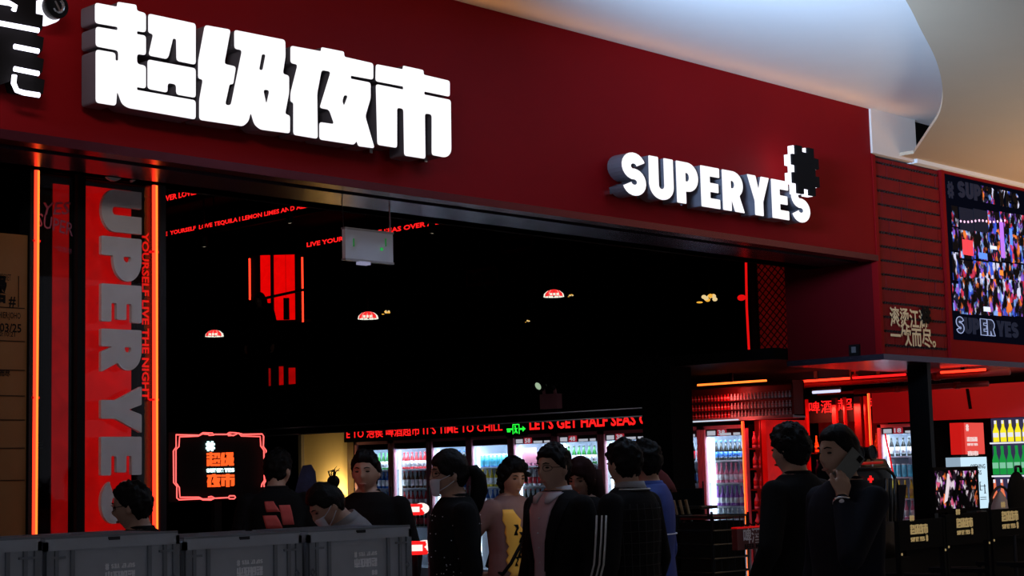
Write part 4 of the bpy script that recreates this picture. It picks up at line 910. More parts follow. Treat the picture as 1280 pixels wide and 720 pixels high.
# red shelf bay with LED sign 啤酒超市
q0 = atX(1005, 540, RX); q1 = atX(1090, 540, RX)
t = T('shelf_bay', 'red lit bay of shelves with uprights behind the two men', 'shelf', (RX, (q0.y+q1.y)/2, 0))
MB().box((RX+.3, q1.y, 0), (RX+.34, q0.y, 2.4)).build('back', 'red_panel_dark', t)
for px, wd, m in ((1008, 2, 'red_panel'), (1043.5, 5, 'case_red'), (1056, 1.6, 'red_panel_dim'), (1073, 8, 'case_red'), (1082, 2, 'red_panel')):
    A, B = atX(px-wd/2, 540, RX), atX(px+wd/2, 540, RX); MB().box((RX, B.y, 0), (RX+.05, A.y, 2.32)).build('upright', m, t)
for z in (1.2, 1.45, 1.72): MB().box((RX+.05, q1.y, z-.015), (RX+.3, q0.y, z)).build('shelf', 'case_red', t)
emis('bot_orange', (1, .12, .01), .5)
for j in range(9): put('orange_bottle', bottle_mesh('g_orange', 'g_orange', 'l_gold', 'tall', .19), (RX+.15, q0.y-.06-j*(q0.y-q1.y-.1)/8, 1.722), 'orange bottle on the top shelf of the red bay', 'bottle', 'orange bottles of the red bay')
for j in range(9): put('violet_bottle', bottle_mesh('g_violet', 'g_violet', 'l_white', 'tall', .19), (RX+.15, q0.y-.06-j*(q0.y-q1.y-.1)/8, 1.452), 'violet bottle on the second shelf of the red bay', 'bottle', 'violet bottles of the red bay')
area('bay_lamp', (RX-.1, (q0.y+q1.y)/2, 2.2), (RX+.2, (q0.y+q1.y)/2, 1.6), .6, .05, (1, .08, .05), 16)
t = T('led_sign', 'red pixel LED beer shop sign above the red bay', 'led sign', (RX-.05, (q0.y+q1.y)/2, 2.1))
MB().box((RX+.06, q1.y, 2.05), (RX+.1, q0.y, 2.36)).build('housing', 'black_paint', t)
for s, pa, pb, yb_, yt_ in (('啤', 1011, 1024, 517, 501.5), ('酒', 1026, 1039, 516.5, 500), ('超', 1047, 1065, 513.5, 497.5), ('市', 1080, 1091, 510, 495.5)):
    A, B = atX(pa, yb_, RX+.05), atX(pb, yt_, RX+.05); mb = MB(); text(mb, s, (RX+.055, A.y, A.z), EXS, ZZ, A.y-B.y, B.z-A.z, .012); mb.build('character', 'led_red', t)
A, B = atX(1016, 490.5, RX-.3), atX(1050, 489.5, RX-.3)
t = T('tube_lamp', 'cool white tube lamp above the red LED sign', 'lamp', tuple((A+B)/2)); MB().tube([A, (B.x, B.y, A.z)], .016, 8).build('tube', emis('cool_tube', (.7, .7, 1), 1.1), t); MB().box((A.x-.02, B.y, A.z+.015), (A.x+.02, A.y, A.z+.04)).build('batten', 'grey_metal', t); MB().box((A.x-.01, A.y-.2, A.z+.04), (A.x+.01, A.y-.18, 2.52)).build('hanger', 'dark_steel', t)
ya_ = atX(1087, 520, RX-.05).y
t = T('neon_tube', 'yellow orange neon tube upright left of the red banner', 'neon tube', (RX-.05, ya_, 0)); MB().tube([(RX-.05, ya_, .0), (RX-.05, ya_, 2.36)], .014, 8).build('glass_tube', 'neon_red', t); MB().tube([(RX-.068, ya_, .9), (RX-.068, ya_, 2.36)], .005, 6).build('bright_core', 'neon_yellow', t)
# red banner
A, B = atX(1091, 529, RX-.1), atX(1300, 523, RX-.1); zt4 = atX(1100, 488, RX-.1).z
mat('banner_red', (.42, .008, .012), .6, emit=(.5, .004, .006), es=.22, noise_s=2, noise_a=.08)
t = T('red_banner', 'plain red banner board above the beer counter at right', 'banner', (RX-.1, (A.y+B.y)/2, A.z))
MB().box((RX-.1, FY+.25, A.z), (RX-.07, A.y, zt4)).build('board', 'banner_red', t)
C_ = atX(1209, 486, RX-.12); D_ = atX(1213, 511, RX-.12); MB().bar(C_, D_, .02, .035).build('strap', 'print_black', t)
area('banner_lamp', (PX+.3, 8.3, 2.45), (RX-.1, 8.3, 2.2), 1.4, .05, (1, .3, .2), 5)
# counter fridge right
y1 = atX(1097, 560, RX).y
t = fridge(9, y1, RX, 'counter', [('long', 'g_dark', 'l_white', 'g_dark', 'dark'), ('can', 'l_cyan', 'l_cyan', 'l_white', 'turquoise'), ('long', 'g_yellow', 'l_gold', 'l_gold', 'yellow'), ('long', 'g_pink', 'l_white', 'g_pink', 'pink')], '18') if False else None
NTH.append('counter'); PRICE.append('18')
t = fridge(9, y1, RX, 'counter', [('long', 'g_dark', 'l_white', 'g_dark', 'dark'), ('can', 'l_cyan', 'l_cyan', 'l_white', 'turquoise'), ('long', 'g_yellow', 'l_gold', 'l_gold', 'yellow'), ('long', 'g_pink', 'l_white', 'g_pink', 'pink')], '18')
t['label'] = 'drinks fridge priced 18 behind the corner column'
yp = y1-.26
top('red_ribbon', MB().bar((RX-.03, yp+.14, 1.9), (RX-.03, yp+.02, 1.2), .018, .008, (1, 0, 0)), 'led_red_dim', 'red ribbon hanging slantwise in front of the counter fridge', 'ribbon')
# light boxes: red, opening hours, bottle display
LY = 8.15
def lbox(px0, py0, px1, py1, nm, lab, m, side, Y=LY, base=True):
    a, b = atY(px0, py1, Y), atY(px1, py0, Y); t = T(nm, lab, 'light box', ((a.x+b.x)/2, Y, 0))
    MB().box((a.x, Y, a.z), (b.x, Y+.12, b.z)).build('face', m, t); MB().box((a.x-.07, Y+.005, a.z), (a.x, Y+.125, b.z)).build('side', side, t)
    if base: MB().box((a.x-.07, Y+.03, 0), (b.x, Y+.125, a.z)).build('stand', 'black_paint', t)
    return t, a, b
emis('box_red', (1, .09, .075), .8); emis('box_side', (.7, .01, .008), .8); emis('box_white', (.62, .85, 1), 1.0); mat('ink', (.02, .02, .04), .6)
t, a, b = lbox(1207.5, 528.5, 1229, 568, 'light_box', 'red light box with white shop logo above the opening hours', 'box_red', 'box_side', base=False)
mb = MB(); wd = (b.x-a.x); emis('pink_white', (1, .72, .7), .9)
mb.poly(HASH, .003, basis((a.x+.06*wd, LY-.003, b.z-.085), EXF, ZZ, wd*.14, .07)); mb.build('emblem', 'pink_white', t)
mb = MB(); sign_chars(mb, basis((a.x+.08*wd, LY-.003, b.z-.19), EXF, ZZ, wd*.55, wd*.28), (0, 1)); mb.build('characters', 'pink_white', t); mb = MB(); sign_chars(mb, basis((a.x+.08*wd, LY-.003, b.z-.33), EXF, ZZ, wd*.55, wd*.28), (2, 3)); mb.build('characters', 'pink_white', t)
mb = MB(); word(mb, 'SUPER YES', basis((a.x+.08*wd, LY-.003, b.z-.23), EXF, ZZ, wd*.55/word_w('SUPER YES'), .025), .003, rd=0); mb.build('lettering', 'pink_white', t)
MB().box((a.x-.05, LY+.03, 0), (b.x, LY+.12, a.z)).build('stand', 'black_paint', t)
t, a, b = lbox(1204.5, 571, 1233, 637, 'light_box', 'white opening hours light box below the red one', 'box_white', emis('box_side2', (.4, .55, .7), .7), LY-.135)
wd = b.x-a.x; Yl = LY-.138
def lt(s, x, z, w_, h_, bold=.02): mb = MB(); text(mb, s, (a.x+x*wd, Yl, b.z-z), EXF, ZZ, w_*wd, h_, bold); mb.build('lettering', 'ink', t)
lt('OPENING', .34, .115, .58, .045); lt('HOURS', .34, .175, .42, .045)
mb = MB()
for z, x0, x1 in ((.25, .66, .72), (.29, .66, .9), (.33, .66, .76), (.36, .82, .9), (.40, .66, .9), (.42, .66, .9)): mb.box((a.x+x0*wd, Yl-.001, b.z-z), (a.x+x1*wd, Yl+.001, b.z-z+.006))
mb.box((a.x+.66*wd, Yl-.001, b.z-.33), (a.x+.69*wd, Yl+.001, b.z-.25)); mb.box((a.x+.84*wd, Yl-.001, b.z-.36), (a.x+.87*wd, Yl+.001, b.z-.27)); mb.build('timetable', 'ink', t)
# bottle display light box (printed bottles)
DX = RX-.02
A, B = atX(1245, 640, DX), atX(1245, 523, DX); yE = FY+.35
t = T('bottle_display', 'lit display of yellow green and orange bottles at the right edge', 'light box', (DX, A.y-.3, 0))
MB().box((DX, yE, A.z-.4), (DX+.06, A.y, B.z)).build('backboard', emis('disp_back', (.05, .045, .12), .6), t); MB().box((DX+.02, yE, 0), (DX+.06, A.y, A.z-.4)).build('stand', 'black_paint', t)
emis('p_yellow', (1, .85, .02), 1.0); emis('p_green', (.01, .36, .06), .8); emis('p_orange', (1, .22, .1), .8); emis('p_white', (.9, .9, 1), .9); emis('p_lgreen', (.3, .8, .5), .7)
bo = [(-.5, 0), (.5, 0), (.5, .5), (.2, .72), (.17, 1), (-.17, 1), (-.2, .72), (-.5, .5)]
def prow(pyb, pyt, step, wpx, mm, lm):
    zb3, zt5 = atX(1262, pyb, DX).z, atX(1262, pyt, DX).z; px = 1246
    while True:
        q = atX(px, pyb, DX); q2 = atX(px+wpx, pyb, DX); wd3 = q.y-q2.y
        if q.y-wd3/2 < yE+.03: break
        o = MB().poly([[(u*wd3, v*(zt5-zb3)) for u, v in bo]], .012, basis((DX-.008, q.y, zb3), EXS, ZZ)).build('printed_bottle', mm, t)
        MB().box((DX-.02, q.y-wd3*.46, zb3+(zt5-zb3)*.22), (DX-.0142, q.y+wd3*.46, zb3+(zt5-zb3)*.42)).build('printed_label', lm, o)
        MB().box((DX-.02, q.y-wd3*.17, zt5-.035), (DX-.0142, q.y+wd3*.17, zt5)).build('printed_cap', 'p_white' if mm != 'p_green' else mm, o)
        px += step
prow(552, 525, 9.2, 6.8, 'p_yellow', 'p_white'); prow(593, 557, 9.0, 7.6, 'p_green', 'p_lgreen'); prow(640, 599, 9.0, 6.5, 'p_orange', 'l_gold')
for py in (553.5, 595): z = atX(1262, py, DX).z; MB().box((DX-.05, yE, z-.008), (DX, A.y, z+.008)).build('ledge', 'p_white', t)
# TV with collage
a, b = atY(1171, 637, 7.15), atY(1220.5, 587, 7.15)
t = T('counter_screen', 'black framed screen showing a colourful party collage on the counter', 'screen', ((a.x+b.x)/2, 7.15, 1.05))
MB().box((a.x-.02, 7.15, a.z-.03), (b.x+.03, 7.2, b.z+.03)).build('frame', 'print_black', t)
PP = [(.015, .004, .01), (.8, .12, .25), (.75, .6, .7), (.01, .005, .01), (.5, .12, .6), (1, .2, .05), (.02, .01, .02), (.9, .8, .85)]
cA = [collage_mat('party_%d' % i, s, .9, th, PP, i+5) for i, (s, th) in enumerate(((22, .48), (26, .47), (20, .5)))]
xs_ = [a.x, a.x+(b.x-a.x)*.52, b.x]; zs_ = [a.z, a.z+(b.z-a.z)*.48, a.z+(b.z-a.z)*.75, b.z]
MB().box((xs_[0], 7.146, a.z), (xs_[1]-.004, 7.15, b.z)).build('picture', cA[1], t)
for j in range(3): MB().box((xs_[1]+.004, 7.146, zs_[j]), (xs_[2], 7.15, zs_[j+1]-.008)).build('picture', cA[(j+2) % 3], t)
mb = MB(); emis('pic_pale', (.9, .75, .8), .9); c_ = a.lerp(b, .45)
MB().poly([[(0, 0), (.05, .02), (.10, .14), (.11, .24), (.08, .25), (.04, .12)]], .004, basis((a.x+.12, 7.142, a.z+.05), EXF, ZZ)).build('figure_shape', 'pic_pale', t)
MB().box((a.x+.2, 7.16, .94), (b.x-.2, 7.19, a.z-.02)).build('stand', 'black_paint', t)
# bar counter under it
t = T('bar_counter', 'black bar counter under the screen at right', 'counter', (14.6, 7.1, 0))
MB().box((11.8, 6.95, 0), (17, 7.35, .9)).build('body', 'black_paint', t); MB().box((11.75, 6.9, .9), (17, 7.36, .94)).build('worktop', 'black_paint', t)
# ================================================================== PEOPLE
def remesh(mb, vox, smooth=3, fac=.5):
    me = bpy.data.meshes.new('r'); me.from_pydata([tuple(p) for p in mb.v], [], mb.f)
    o = bpy.data.objects.new('r', me); COL.objects.link(o)
    bm = bmesh.new(); bm.from_mesh(me); bmesh.ops.recalc_face_normals(bm, faces=bm.faces); bm.to_mesh(me); bm.free()
    m = o.modifiers.new('m', 'REMESH'); m.mode = 'VOXEL'; m.voxel_size = vox; m.use_smooth_shade = True
    if smooth: s = o.modifiers.new('s', 'SMOOTH'); s.factor = fac; s.iterations = smooth
    dg = bpy.context.evaluated_depsgraph_get(); out = bpy.data.meshes.new_from_object(o.evaluated_get(dg))
    bpy.data.objects.remove(o); bpy.data.meshes.remove(me); return out
def sst(x): x = max(0, min(1, x)); return x*x*(3-2*x)
def headpt(u, inflate=0., face=True):
    X, Y, Z = .075*u[0], .096*u[1], .118*u[2]
    if Z < .0:
        k = min(1, -Z/.118); X *= 1-.36*k**1.5
        if u[1] < 0: Y *= 1-.5*k
        else: Y *= 1-.10*k
    if face and u[1] > .15:
        e = math.exp; f = sst((u[1]-.15)/.3)
        Y -= .006*f
        Y += f*(.022*e(-(X/.011)**2)*e(-((Z+.024)/.017)**2)+.010*e(-(X/.009)**2)*e(-((Z-.006)/.026)**2))
        Y -= f*.010*e(-((abs(X)-.031)/.016)**2)*e(-((Z-.008)/.011)**2)
        Y += f*.006*e(-((Z-.028)/.011)**2)*e(-(X/.05)**2)
        Y += f*.007*e(-(X/.022)**2)*(e(-((Z+.057)/.007)**2)+.9*e(-((Z+.071)/.007)**2))
        Y += f*.010*e(-(X/.022)**2)*e(-((Z+.102)/.015)**2)
        Y += f*.004*e(-((abs(X)-.042)/.015)**2)*e(-((Z+.025)/.02)**2)
    v = Vector((X, Y, Z)); return v+Vector(u)*inflate
def sphere_grid(mb, fn, nu=64, nv=48):
    vs = [fn((0, 0, -1))]
    for i in range(1, nv):
        a = -PI/2+PI*i/nv
        for k in range(nu): b = 2*PI*k/nu; vs.append(fn((math.cos(a)*math.cos(b), math.cos(a)*math.sin(b), math.sin(a))))
    vs.append(fn((0, 0, 1))); e = len(vs)-1; fs = []
    for k in range(nu): fs.append((0, 1+(k+1) % nu, 1+k)); fs.append((e, e-nu+k, e-nu+(k+1) % nu))
    for i in range(nv-2):
        for k in range(nu): a = 1+i*nu; fs.append((a+k, a+(k+1) % nu, a+nu+(k+1) % nu, a+nu+k))
    mb.add(vs, fs)
HL = [(0, .066), (.75, .060), (1.1, .028), (1.4, .004), (1.75, -.030), (2.2, -.070), (PI, -.085)]
def hairline(a, L=HL):
    for (a0, z0), (a1, z1) in zip(L, L[1:]):
        if a <= a1: return z0+(z1-z0)*(a-a0)/(a1-a0)
    return L[-1][1]
def hand_caps(mb, wrist, d, n, side, curl=.5, spread=.021, rad=.0085):
    """wrist point, d = finger direction, n = palm normal, side = thumb direction"""
    wrist = Vector(wrist); d = Vector(d).normalized(); n = Vector(n).normalized(); side = Vector(side).normalized()
    for k, (ln, off) in enumerate(((.074, 1.4), (.084, .47), (.078, -.47), (.062, -1.4))):
        kn = wrist+d*(.085-.006*abs(off))+side*off*spread; mb.cap(wrist+side*off*.009, kn, .016, .0125, 8)
        p = kn; dd = d.copy(); L = ln
        for seg in range(3):
            ang = curl*(.55+.45*seg); R = Matrix.Rotation(ang, 3, d.cross(n)) if d.cross(n).length > 1e-6 else Matrix.Identity(3)
            dd = (R @ dd).normalized(); q = p+dd*L*(.45, .32, .25)[seg]; mb.cap(p, q, rad*(1.05, .97, .9)[seg], rad*(.97, .9, .8)[seg], 8); p = q
    b = wrist+d*.025+side*.02; q = b+side*.03+d*.035+n*.012; mb.cap(b, q, .014, .0105, 8); mb.cap(q, q+d*.032+side*.008+n*.012*curl, .0100, .0085, 8)
def mapmesh(me, fn):
    for v in me.vertices: v.co = fn(v.co)
def person(label, hx, hy, d, ang, hyaw=0, hpitch=0, hroll=0, arms=None, jacket='fabric_black', trousers='fabric_black', hair='short', bend=0., fem=False, glasses=False, mask=False, z0=0., bulk=1., vox=.007, extras=None, skin='skin', head_s=1.0, sleeve=True, hairmat='hair_black', torso_h=1.0):
    fwd = -math.cos(math.radians(ang))*FH-math.sin(math.radians(ang))*RT; rz = math.atan2(-fwd.x, fwd.y)
    hc0 = Vector((0, .022, 1.572)); piv = Vector((0, 0, .95)); nb = Vector((0, 0, 1.47))
    Bm = Matrix.Rotation(-math.radians(bend), 3, 'X')
    def bf(p):
        if not bend: return Vector(p)
        p = Vector(p); w_ = sst((p.z-.90)/.30); R = Matrix.Rotation(-math.radians(bend)*w_, 3, 'X'); return piv+R @ (p-piv)
    tgt = atD(hx, hy, d); hl = bf(hc0); s = (tgt.z-z0)/hl.z
    rt = Matrix.Rotation(rz, 3, 'Z') @ (hl*s)
    t = T('person', label, 'person', (tgt.x-rt.x, tgt.y-rt.y, z0), rz)
    HR = Matrix.Rotation(math.radians(hyaw), 3, 'Z') @ Matrix.Rotation(math.radians(hpitch), 3, 'X') @ Matrix.Rotation(math.radians(hroll), 3, 'Y')
    def hm(p): p = Vector(p)*head_s; return nb+HR @ (p+hc0-nb)       # head-local -> person-local
    fin = lambda p: bf(p)*s
    sw = .93 if fem else 1.0; sw *= bulk
    # arms: dict side -> (elbow, wrist, finger dir, palm normal, thumb dir, curl)
    A = {}
    for sg, nm in ((-1, 'L'), (1, 'R')):
        A[nm] = (Vector((sg*.245*sw, -.03, 1.10)), Vector((sg*.25*sw, .05, .86)), Vector((0, .15, -1)), Vector((-sg, 0, 0)), Vector((0, 1, 0)), .35)
    if arms: A.update({k: tuple(Vector(x) if i < 5 else x for i, x in enumerate(v)) for k, v in arms.items()})
    # ---- body
    mb = MB(); sphere_grid(mb, lambda u: hm(headpt(u)))
    for sg in (-1, 1): mb.ell(hm((sg*.076, -.008, -.006)), (.010, .019, .032), 10, 8, HR)
    mb.cap(hm((0, -.02, -.06)), (0, -.012, 1.44), .054, .058, 14)
    mb.loft([(.86, .14*sw, .10, 0, 0), (.95, .155*sw, .11, 0, 0), (1.08, .135*sw, .095, 0, 0), (1.25, .155*sw, .108, 0, 0), (1.36, .165*sw, .10, 0, -.005), (1.42, .13*sw, .082, 0, -.008), (1.475, .06, .06, 0, -.01)], 20)
    for sg, nm in ((-1, 'L'), (1, 'R')):
        sh = Vector((sg*.178*sw, -.01, 1.385)); el, wr, fd, pn, th, cu = A[nm]
        mb.cap(sh, el, .047, .039, 10); mb.cap(el, wr, .038, .027, 10); hand_caps(mb, wr, fd, pn, th, cu)
        mb.cap((sg*.085, 0, .88), (sg*.09, .012, .48), .082, .055, 12); mb.cap((sg*.09, .012, .48), (sg*.092, -.01, .09), .054, .038, 12); mb.cap((sg*.092, -.02, .045), (sg*.105, .14, .03), .04, .032, 10)
    me = remesh(mb, vox, 2, .4); mapmesh(me, fin); me.materials.append(MATS[skin]); link('body', me, t)
    # ---- clothes
    def jr(g): return [(z, rx*sw*torso_h+g, ry+g, 0, cy) for z, rx, ry, cy in ((.80, .165, .118, 0), (.95, .168, .122, 0), (1.08, .155, .112, 0), (1.25, .172, .122, 0), (1.345, .180, .113, -.005), (1.41, .150, .094, -.008), (1.450, .085, .072, -.012), (1.463, .068, .066, -.014))]
    JR = jr(.012)
    mb = MB(); mb.loft(JR, 24)
    for sg, nm in ((-1, 'L'), (1, 'R')):
        sh = Vector((sg*.178*sw, -.01, 1.375)); el, wr = A[nm][0], A[nm][1]
        if sleeve: mb.cap(sh, el, .066, .056, 12); mb.cap(el, el.lerp(wr, .93), .056, .041, 12)
        else: mb.cap(sh, sh.lerp(el, .72), .068, .066, 12)
    me = remesh(mb, .012, 3, .5); mapmesh(me, fin); me.materials.append(MATS[jacket]); link('jacket' if sleeve else 'shirt', me, t)
    mb = MB(); mb.loft([(.80, .14*sw, .11, 0, 0), (.9, .165*sw, .118, 0, 0), (1.0, .15*sw, .105, 0, 0)], 20)
    for sg in (-1, 1): mb.cap((sg*.088, 0, .86), (sg*.092, .012, .48), .096, .075, 12); mb.cap((sg*.092, .012, .48), (sg*.094, -.008, .12), .075, .062, 12)
    me = remesh(mb, .016, 2, .5); mapmesh(me, fin); me.materials.append(MATS[trousers]); link('trousers', me, t)
    for sg in (-1, 1):
        mb = MB(); mb.loft([(0, .045, .13, sg*.1, .05), (.03, .047, .132, sg*.1, .05), (.06, .042, .115, sg*.1, .035), (.10, .04, .055, sg*.095, -.02), (.12, .038, .045, sg*.094, -.02)], 14); mb.v = [p*s for p in mb.v]; mb.build('shoe', 'fabric_black', t, True, local=True)
    # ---- face details
    for sg in (-1, 1):
        mb = MB().ell(hm((sg*.031, .0785, .007)), (.013, .008, .0055), 10, 6, HR); mb.v = [fin(p) for p in mb.v]; mb.build('eye', 'eye_dark', t, True, local=True)
        mb = MB().tube([hm((sg*x, y, z)) for x, y, z in ((.014, .093, .026), (.03, .090, .031), (.046, .078, .027))], [.0028, .0035, .002], 6); mb.v = [fin(p) for p in mb.v]; mb.build('eyebrow', 'hair_black', t, True, local=True)
    if not mask:
        mb = MB().ell(hm((0, .0805, -.064)), (.023, .006, .007), 12, 6, HR); mb.v = [fin(p) for p in mb.v]; mb.build('lips', 'lip', t, True, local=True)
    # ---- hair
    th = {'short': .010, 'crop': .005, 'curly': .022, 'long': .013, 'bun': .009, 'pony': .010, 'thick': .016}[hair]
    L = {'long': [(0, .05), (.7, .03), (.95, -.02), (1.2, -.09), (PI, -.12)], 'pony': [(0, .050), (.6, .044), (.85, .01), (1.2, -.005), (1.6, -.015), (2.2, -.06), (PI, -.075)], 'bun': [(0, .06), (.8, .052), (1.15, .01), (1.5, .0), (2.2, -.06), (PI, -.075)], 'curly': [(0, .058), (.7, .05), (1.0, .015), (1.4, -.02), (2.0, -.085), (PI, -.1)], 'thick': [(0, .062), (.7, .056), (1.05, .02), (1.4, .0), (1.9, -.05), (PI, -.095)]}.get(hair, HL)
    def hf(u):
        p = headpt(u, 0, False); a = math.atan2(abs(u[0]), u[1]); c = sst((p.z-hairline(a, L)+.008)/.016)
        fq, am = (26, .020) if hair == 'curly' else ((34, .011) if hair in ('thick', 'short') else (30, .005))
        nz = noise.noise(p*fq+Vector((hx, hy, 0)))*am + noise.noise(p*fq*2.7)*am*.5
        if u[2] > .3 and hair in ('short', 'thick'): nz *= 1.4
        return hm(p+Vector(u)*((th+nz+.010*max(0, u[2]))*c-.012*(1-c)))
    mb = MB(); sphere_grid(mb, hf, 72, 52)
    if hair in ('curly', 'thick'):
        rs = random.Random(int(hx)); nt_, r0_, r1_ = (170, .012, .021) if hair == 'curly' else (90, .007, .013)
        for k in range(nt_):
            u = Vector((rs.gauss(0, 1), rs.gauss(0, 1), rs.gauss(.25, 1))).normalized(); p = headpt(u, 0, False)
            if p.z < hairline(math.atan2(abs(u[0]), u[1]), L)+.006: continue
            r_ = rs.uniform(r0_, r1_); q_ = hm(p+u*(th+.004)); mb.ell(q_, (r_, r_*rs.uniform(.6, 1), r_*rs.uniform(.6, 1)), 7, 5, Matrix.Rotation(rs.uniform(0, 3), 3, 'Z'))
    if hair == 'pony': mb.tube([hm(p) for p in ((0, -.095, .02), (0, -.13, .025), (0, -.155, -.01), (0, -.16, -.08), (0, -.14, -.16), (0, -.11, -.25))], [.028, .034, .042, .046, .038, .012], 12)
    if hair == 'bun':
        mb.ell(hm((.0, -.098, .088)), (.036, .034, .034), 14, 10, HR)
        for k in range(7): a = k*.9; mb.tube([hm((.0+.03*math.sin(a), -.10, .10)), hm((.03*math.sin(a)*1.6, -.11-.01*k % 3*.3, .13+.006*(k % 3))), hm((.055*math.sin(a), -.13-.012*(k % 4), .135+.01*math.cos(a*2)))], [.005, .003, .001], 5)
    if hair == 'long':
        mb.loft([(1.30, .105, .05, 0, -.075), (1.42, .11, .07, 0, -.06), (1.52, .098, .085, 0, -.035), (1.62, .09, .09, 0, -.02)], 18)
    mb.v = [fin(p) for p in mb.v]; mb.build('hair', hairmat, t, True, local=True)
    # ---- accessories
    if glasses:
        for sg in (-1, 1):
            mb = MB().tube([hm((sg*.034+.021*math.cos(a), .096-.03*abs(math.cos(a))*(1 if math.cos(a)*sg > 0 else .1), .004+.016*math.sin(a))) for a in [k*PI/8 for k in range(16)]], .0016, 5, closed=True)
            mb.tube([hm((sg*.055, .075, .008)), hm((sg*.078, .02, .008)), hm((sg*.08, -.01, .0))], .0018, 5); mb.v = [fin(p) for p in mb.v]; mb.build('glasses_frame', 'eye_dark', t, True, local=True)
    if mask:
        def mf(u):
            p = headpt(u, .006, True); return hm(p)
        mb = MB(); vs = []; fs = []; nu, nv = 14, 9
        for i in range(nv):
            zc_ = -.022-.088*i/(nv-1)
            for k in range(nu):
                a = (k/(nu-1)-.5)*2*(1.15-.35*i/(nv-1)*.7); sx = math.sin(a)*.062; cy = .107-.062*(1-math.cos(a))*1.15-.018*(i/(nv-1))-(.0 if i else .004)
                vs.append(hm((sx, cy-(.006 if i in (0, nv-1) else 0), zc_)))
        for i in range(nv-1):
            for k in range(nu-1): fs.append((i*nu+k, i*nu+k+1, (i+1)*nu+k+1, (i+1)*nu+k))
        mb.add(vs, fs); mb.v = [fin(p) for p in mb.v]; mk = mb.build('face_mask', mat('mask_white', (.62, .64, .72), .8), t, True, local=True)
        for sg in (-1, 1):
            for za_, zb_2 in ((-.03, .012), (-.085, -.03)):
                m2 = MB().tube([hm((sg*.058, .07, za_)), hm((sg*.078, .03, (za_+zb_2)/2)), hm((sg*.083, -.005, zb_2))], .0022, 5); m2.v = [fin(p) for p in m2.v]; m2.build('ear_loop', 'mask_white', mk, True, local=True)
    # ---- patch on the garment surface: angle 0 = front (+y), positive towards the person's right
    def surf(z, a, g):
        for q0, q1 in zip(JR, JR[1:]):
            if z <= q1[0]: break
        f = max(0, min(1, (z-q0[0])/(q1[0]-q0[0]))); rx = q0[1]+(q1[1]-q0[1])*f; ry = q0[2]+(q1[2]-q0[2])*f; cy = q0[4]+(q1[4]-q0[4])*f
        c, sn = math.sin(math.radians(a)), math.cos(math.radians(a)); pw = 2/2.3
        return Vector(((rx+g)*math.copysign(abs(c)**pw, c), cy+(ry+g)*math.copysign(abs(sn)**pw, sn), z))
    def patch(name, m, rows, g=.006, th_=.004, n=8):
        """rows: (z, a0, a1)"""
        vs = []; fs = []; R = len(rows)
        for lay in (g, g-th_):
            for z, a0, a1 in rows:
                for k in range(n): vs.append(fin(surf(z, a0+(a1-a0)*k/(n-1), lay)))
        o = R*n
        for i in range(R-1):
            for k in range(n-1):
                a = i*n+k; fs.append((a, a+1, a+n+1, a+n)); fs.append((o+a, o+a+n, o+a+n+1, o+a+1))
        for i in range(R-1): fs.append((i*n, i*n+n, o+i*n+n, o+i*n)); fs.append((i*n+n-1, o+i*n+n-1, o+i*n+2*n-1, i*n+2*n-1))
        for k in range(n-1): fs.append((k, o+k, o+k+1, k+1)); a = (R-1)*n+k; fs.append((a, a+1, o+a+1, o+a))
        return MB().add(vs, fs).build(name, m, t, True, local=True)
    def collar(m, z0_=1.44, z1_=1.475, r0=.085, r1=.07, name='collar'):
        mb = MB(); n = 24; vs = []
        for z, r in ((z0_, r0), (z1_, r1), (z1_, r1-.008), (z0_, r0-.012)):
            for k in range(n): a = 2*PI*k/n; vs.append(fin((r*math.cos(a), r*.92*math.sin(a)-.012, z-.012*max(0, math.sin(a)))))
        fs = [(i*n+k, i*n+(k+1) % n, ((i+1) % 4)*n+(k+1) % n, ((i+1) % 4)*n+k) for i in range(4) for k in range(n)]
        return MB().add(vs, fs).build(name, m, t, True, local=True)
    collar(jacket, 1.435, 1.478, .090, .069, 'neckline')
    if extras: extras(t, patch, collar, fin, hm, surf)
    return t, fin, hm, s
mat('shirt_pink', (.50, .33, .36), .8, noise_s=40, noise_a=.08); mat('shirt_white', (.55, .52, .56), .8); mat('tee_dusty', (.25, .14, .125), .85, noise_s=30, noise_a=.12)
mat('tee_print_lit', (1, .55, .08), .7); mat('plaid_red', (.60, .09, .08), .85, noise_s=30, noise_a=.2); mat('blue_jacket', (.014, .045, .25), .7, noise_s=30, noise_a=.15); mat('grey_cloth', (.22, .21, .22), .85, noise_s=50, noise_a=.12)
mat('navy_suit', (.007, .0075, .014), .85, spec=.15, noise_s=60, noise_a=.3); mat('jeans_dark', (.03, .03, .045), .85, noise_s=40, noise_a=.3)
def stitched(*fn):
    return lambda *a: [f(*a) for f in fn]
# 1 small man by the glass
person('man with short black hair and glasses in front of the grey letter S', 168, 633, 7.7, 96, hpitch=-6, hair='short', glasses=True, vox=.008)
# 2 person with red patches behind the crates
def ex2(t, patch, collar, fin, hm, surf):
    for z0_, z1_, a0, a1 in ((1.24, 1.36, 150, 172), (1.22, 1.30, 172, 198), (1.10, 1.20, 152, 170), (1.0, 1.08, 150, 170), (1.32, 1.385, 176, 196), (1.12, 1.2, 176, 192)):
        patch('red_check', 'plaid_red', [(z0_+(z1_-z0_)*k/3, a0+3*k, a1+2*k) for k in range(4)], .006)
person('dark haired person in a black jacket with red checks behind the crates', 345, 588, 10.7, 170, hyaw=-35, hair='short', extras=ex2, vox=.008)
# 3 bent masked woman with a bun
def ex3(t, patch, collar, fin, hm, surf): collar('grey_cloth', 1.425, 1.485, .105, .08)
person('bent woman with a hair bun and white face mask behind the crates', 411, 631, 8.5, 66, hpitch=-5, hair='bun', mask=True, bend=28, fem=True, jacket='grey_cloth', extras=ex3)
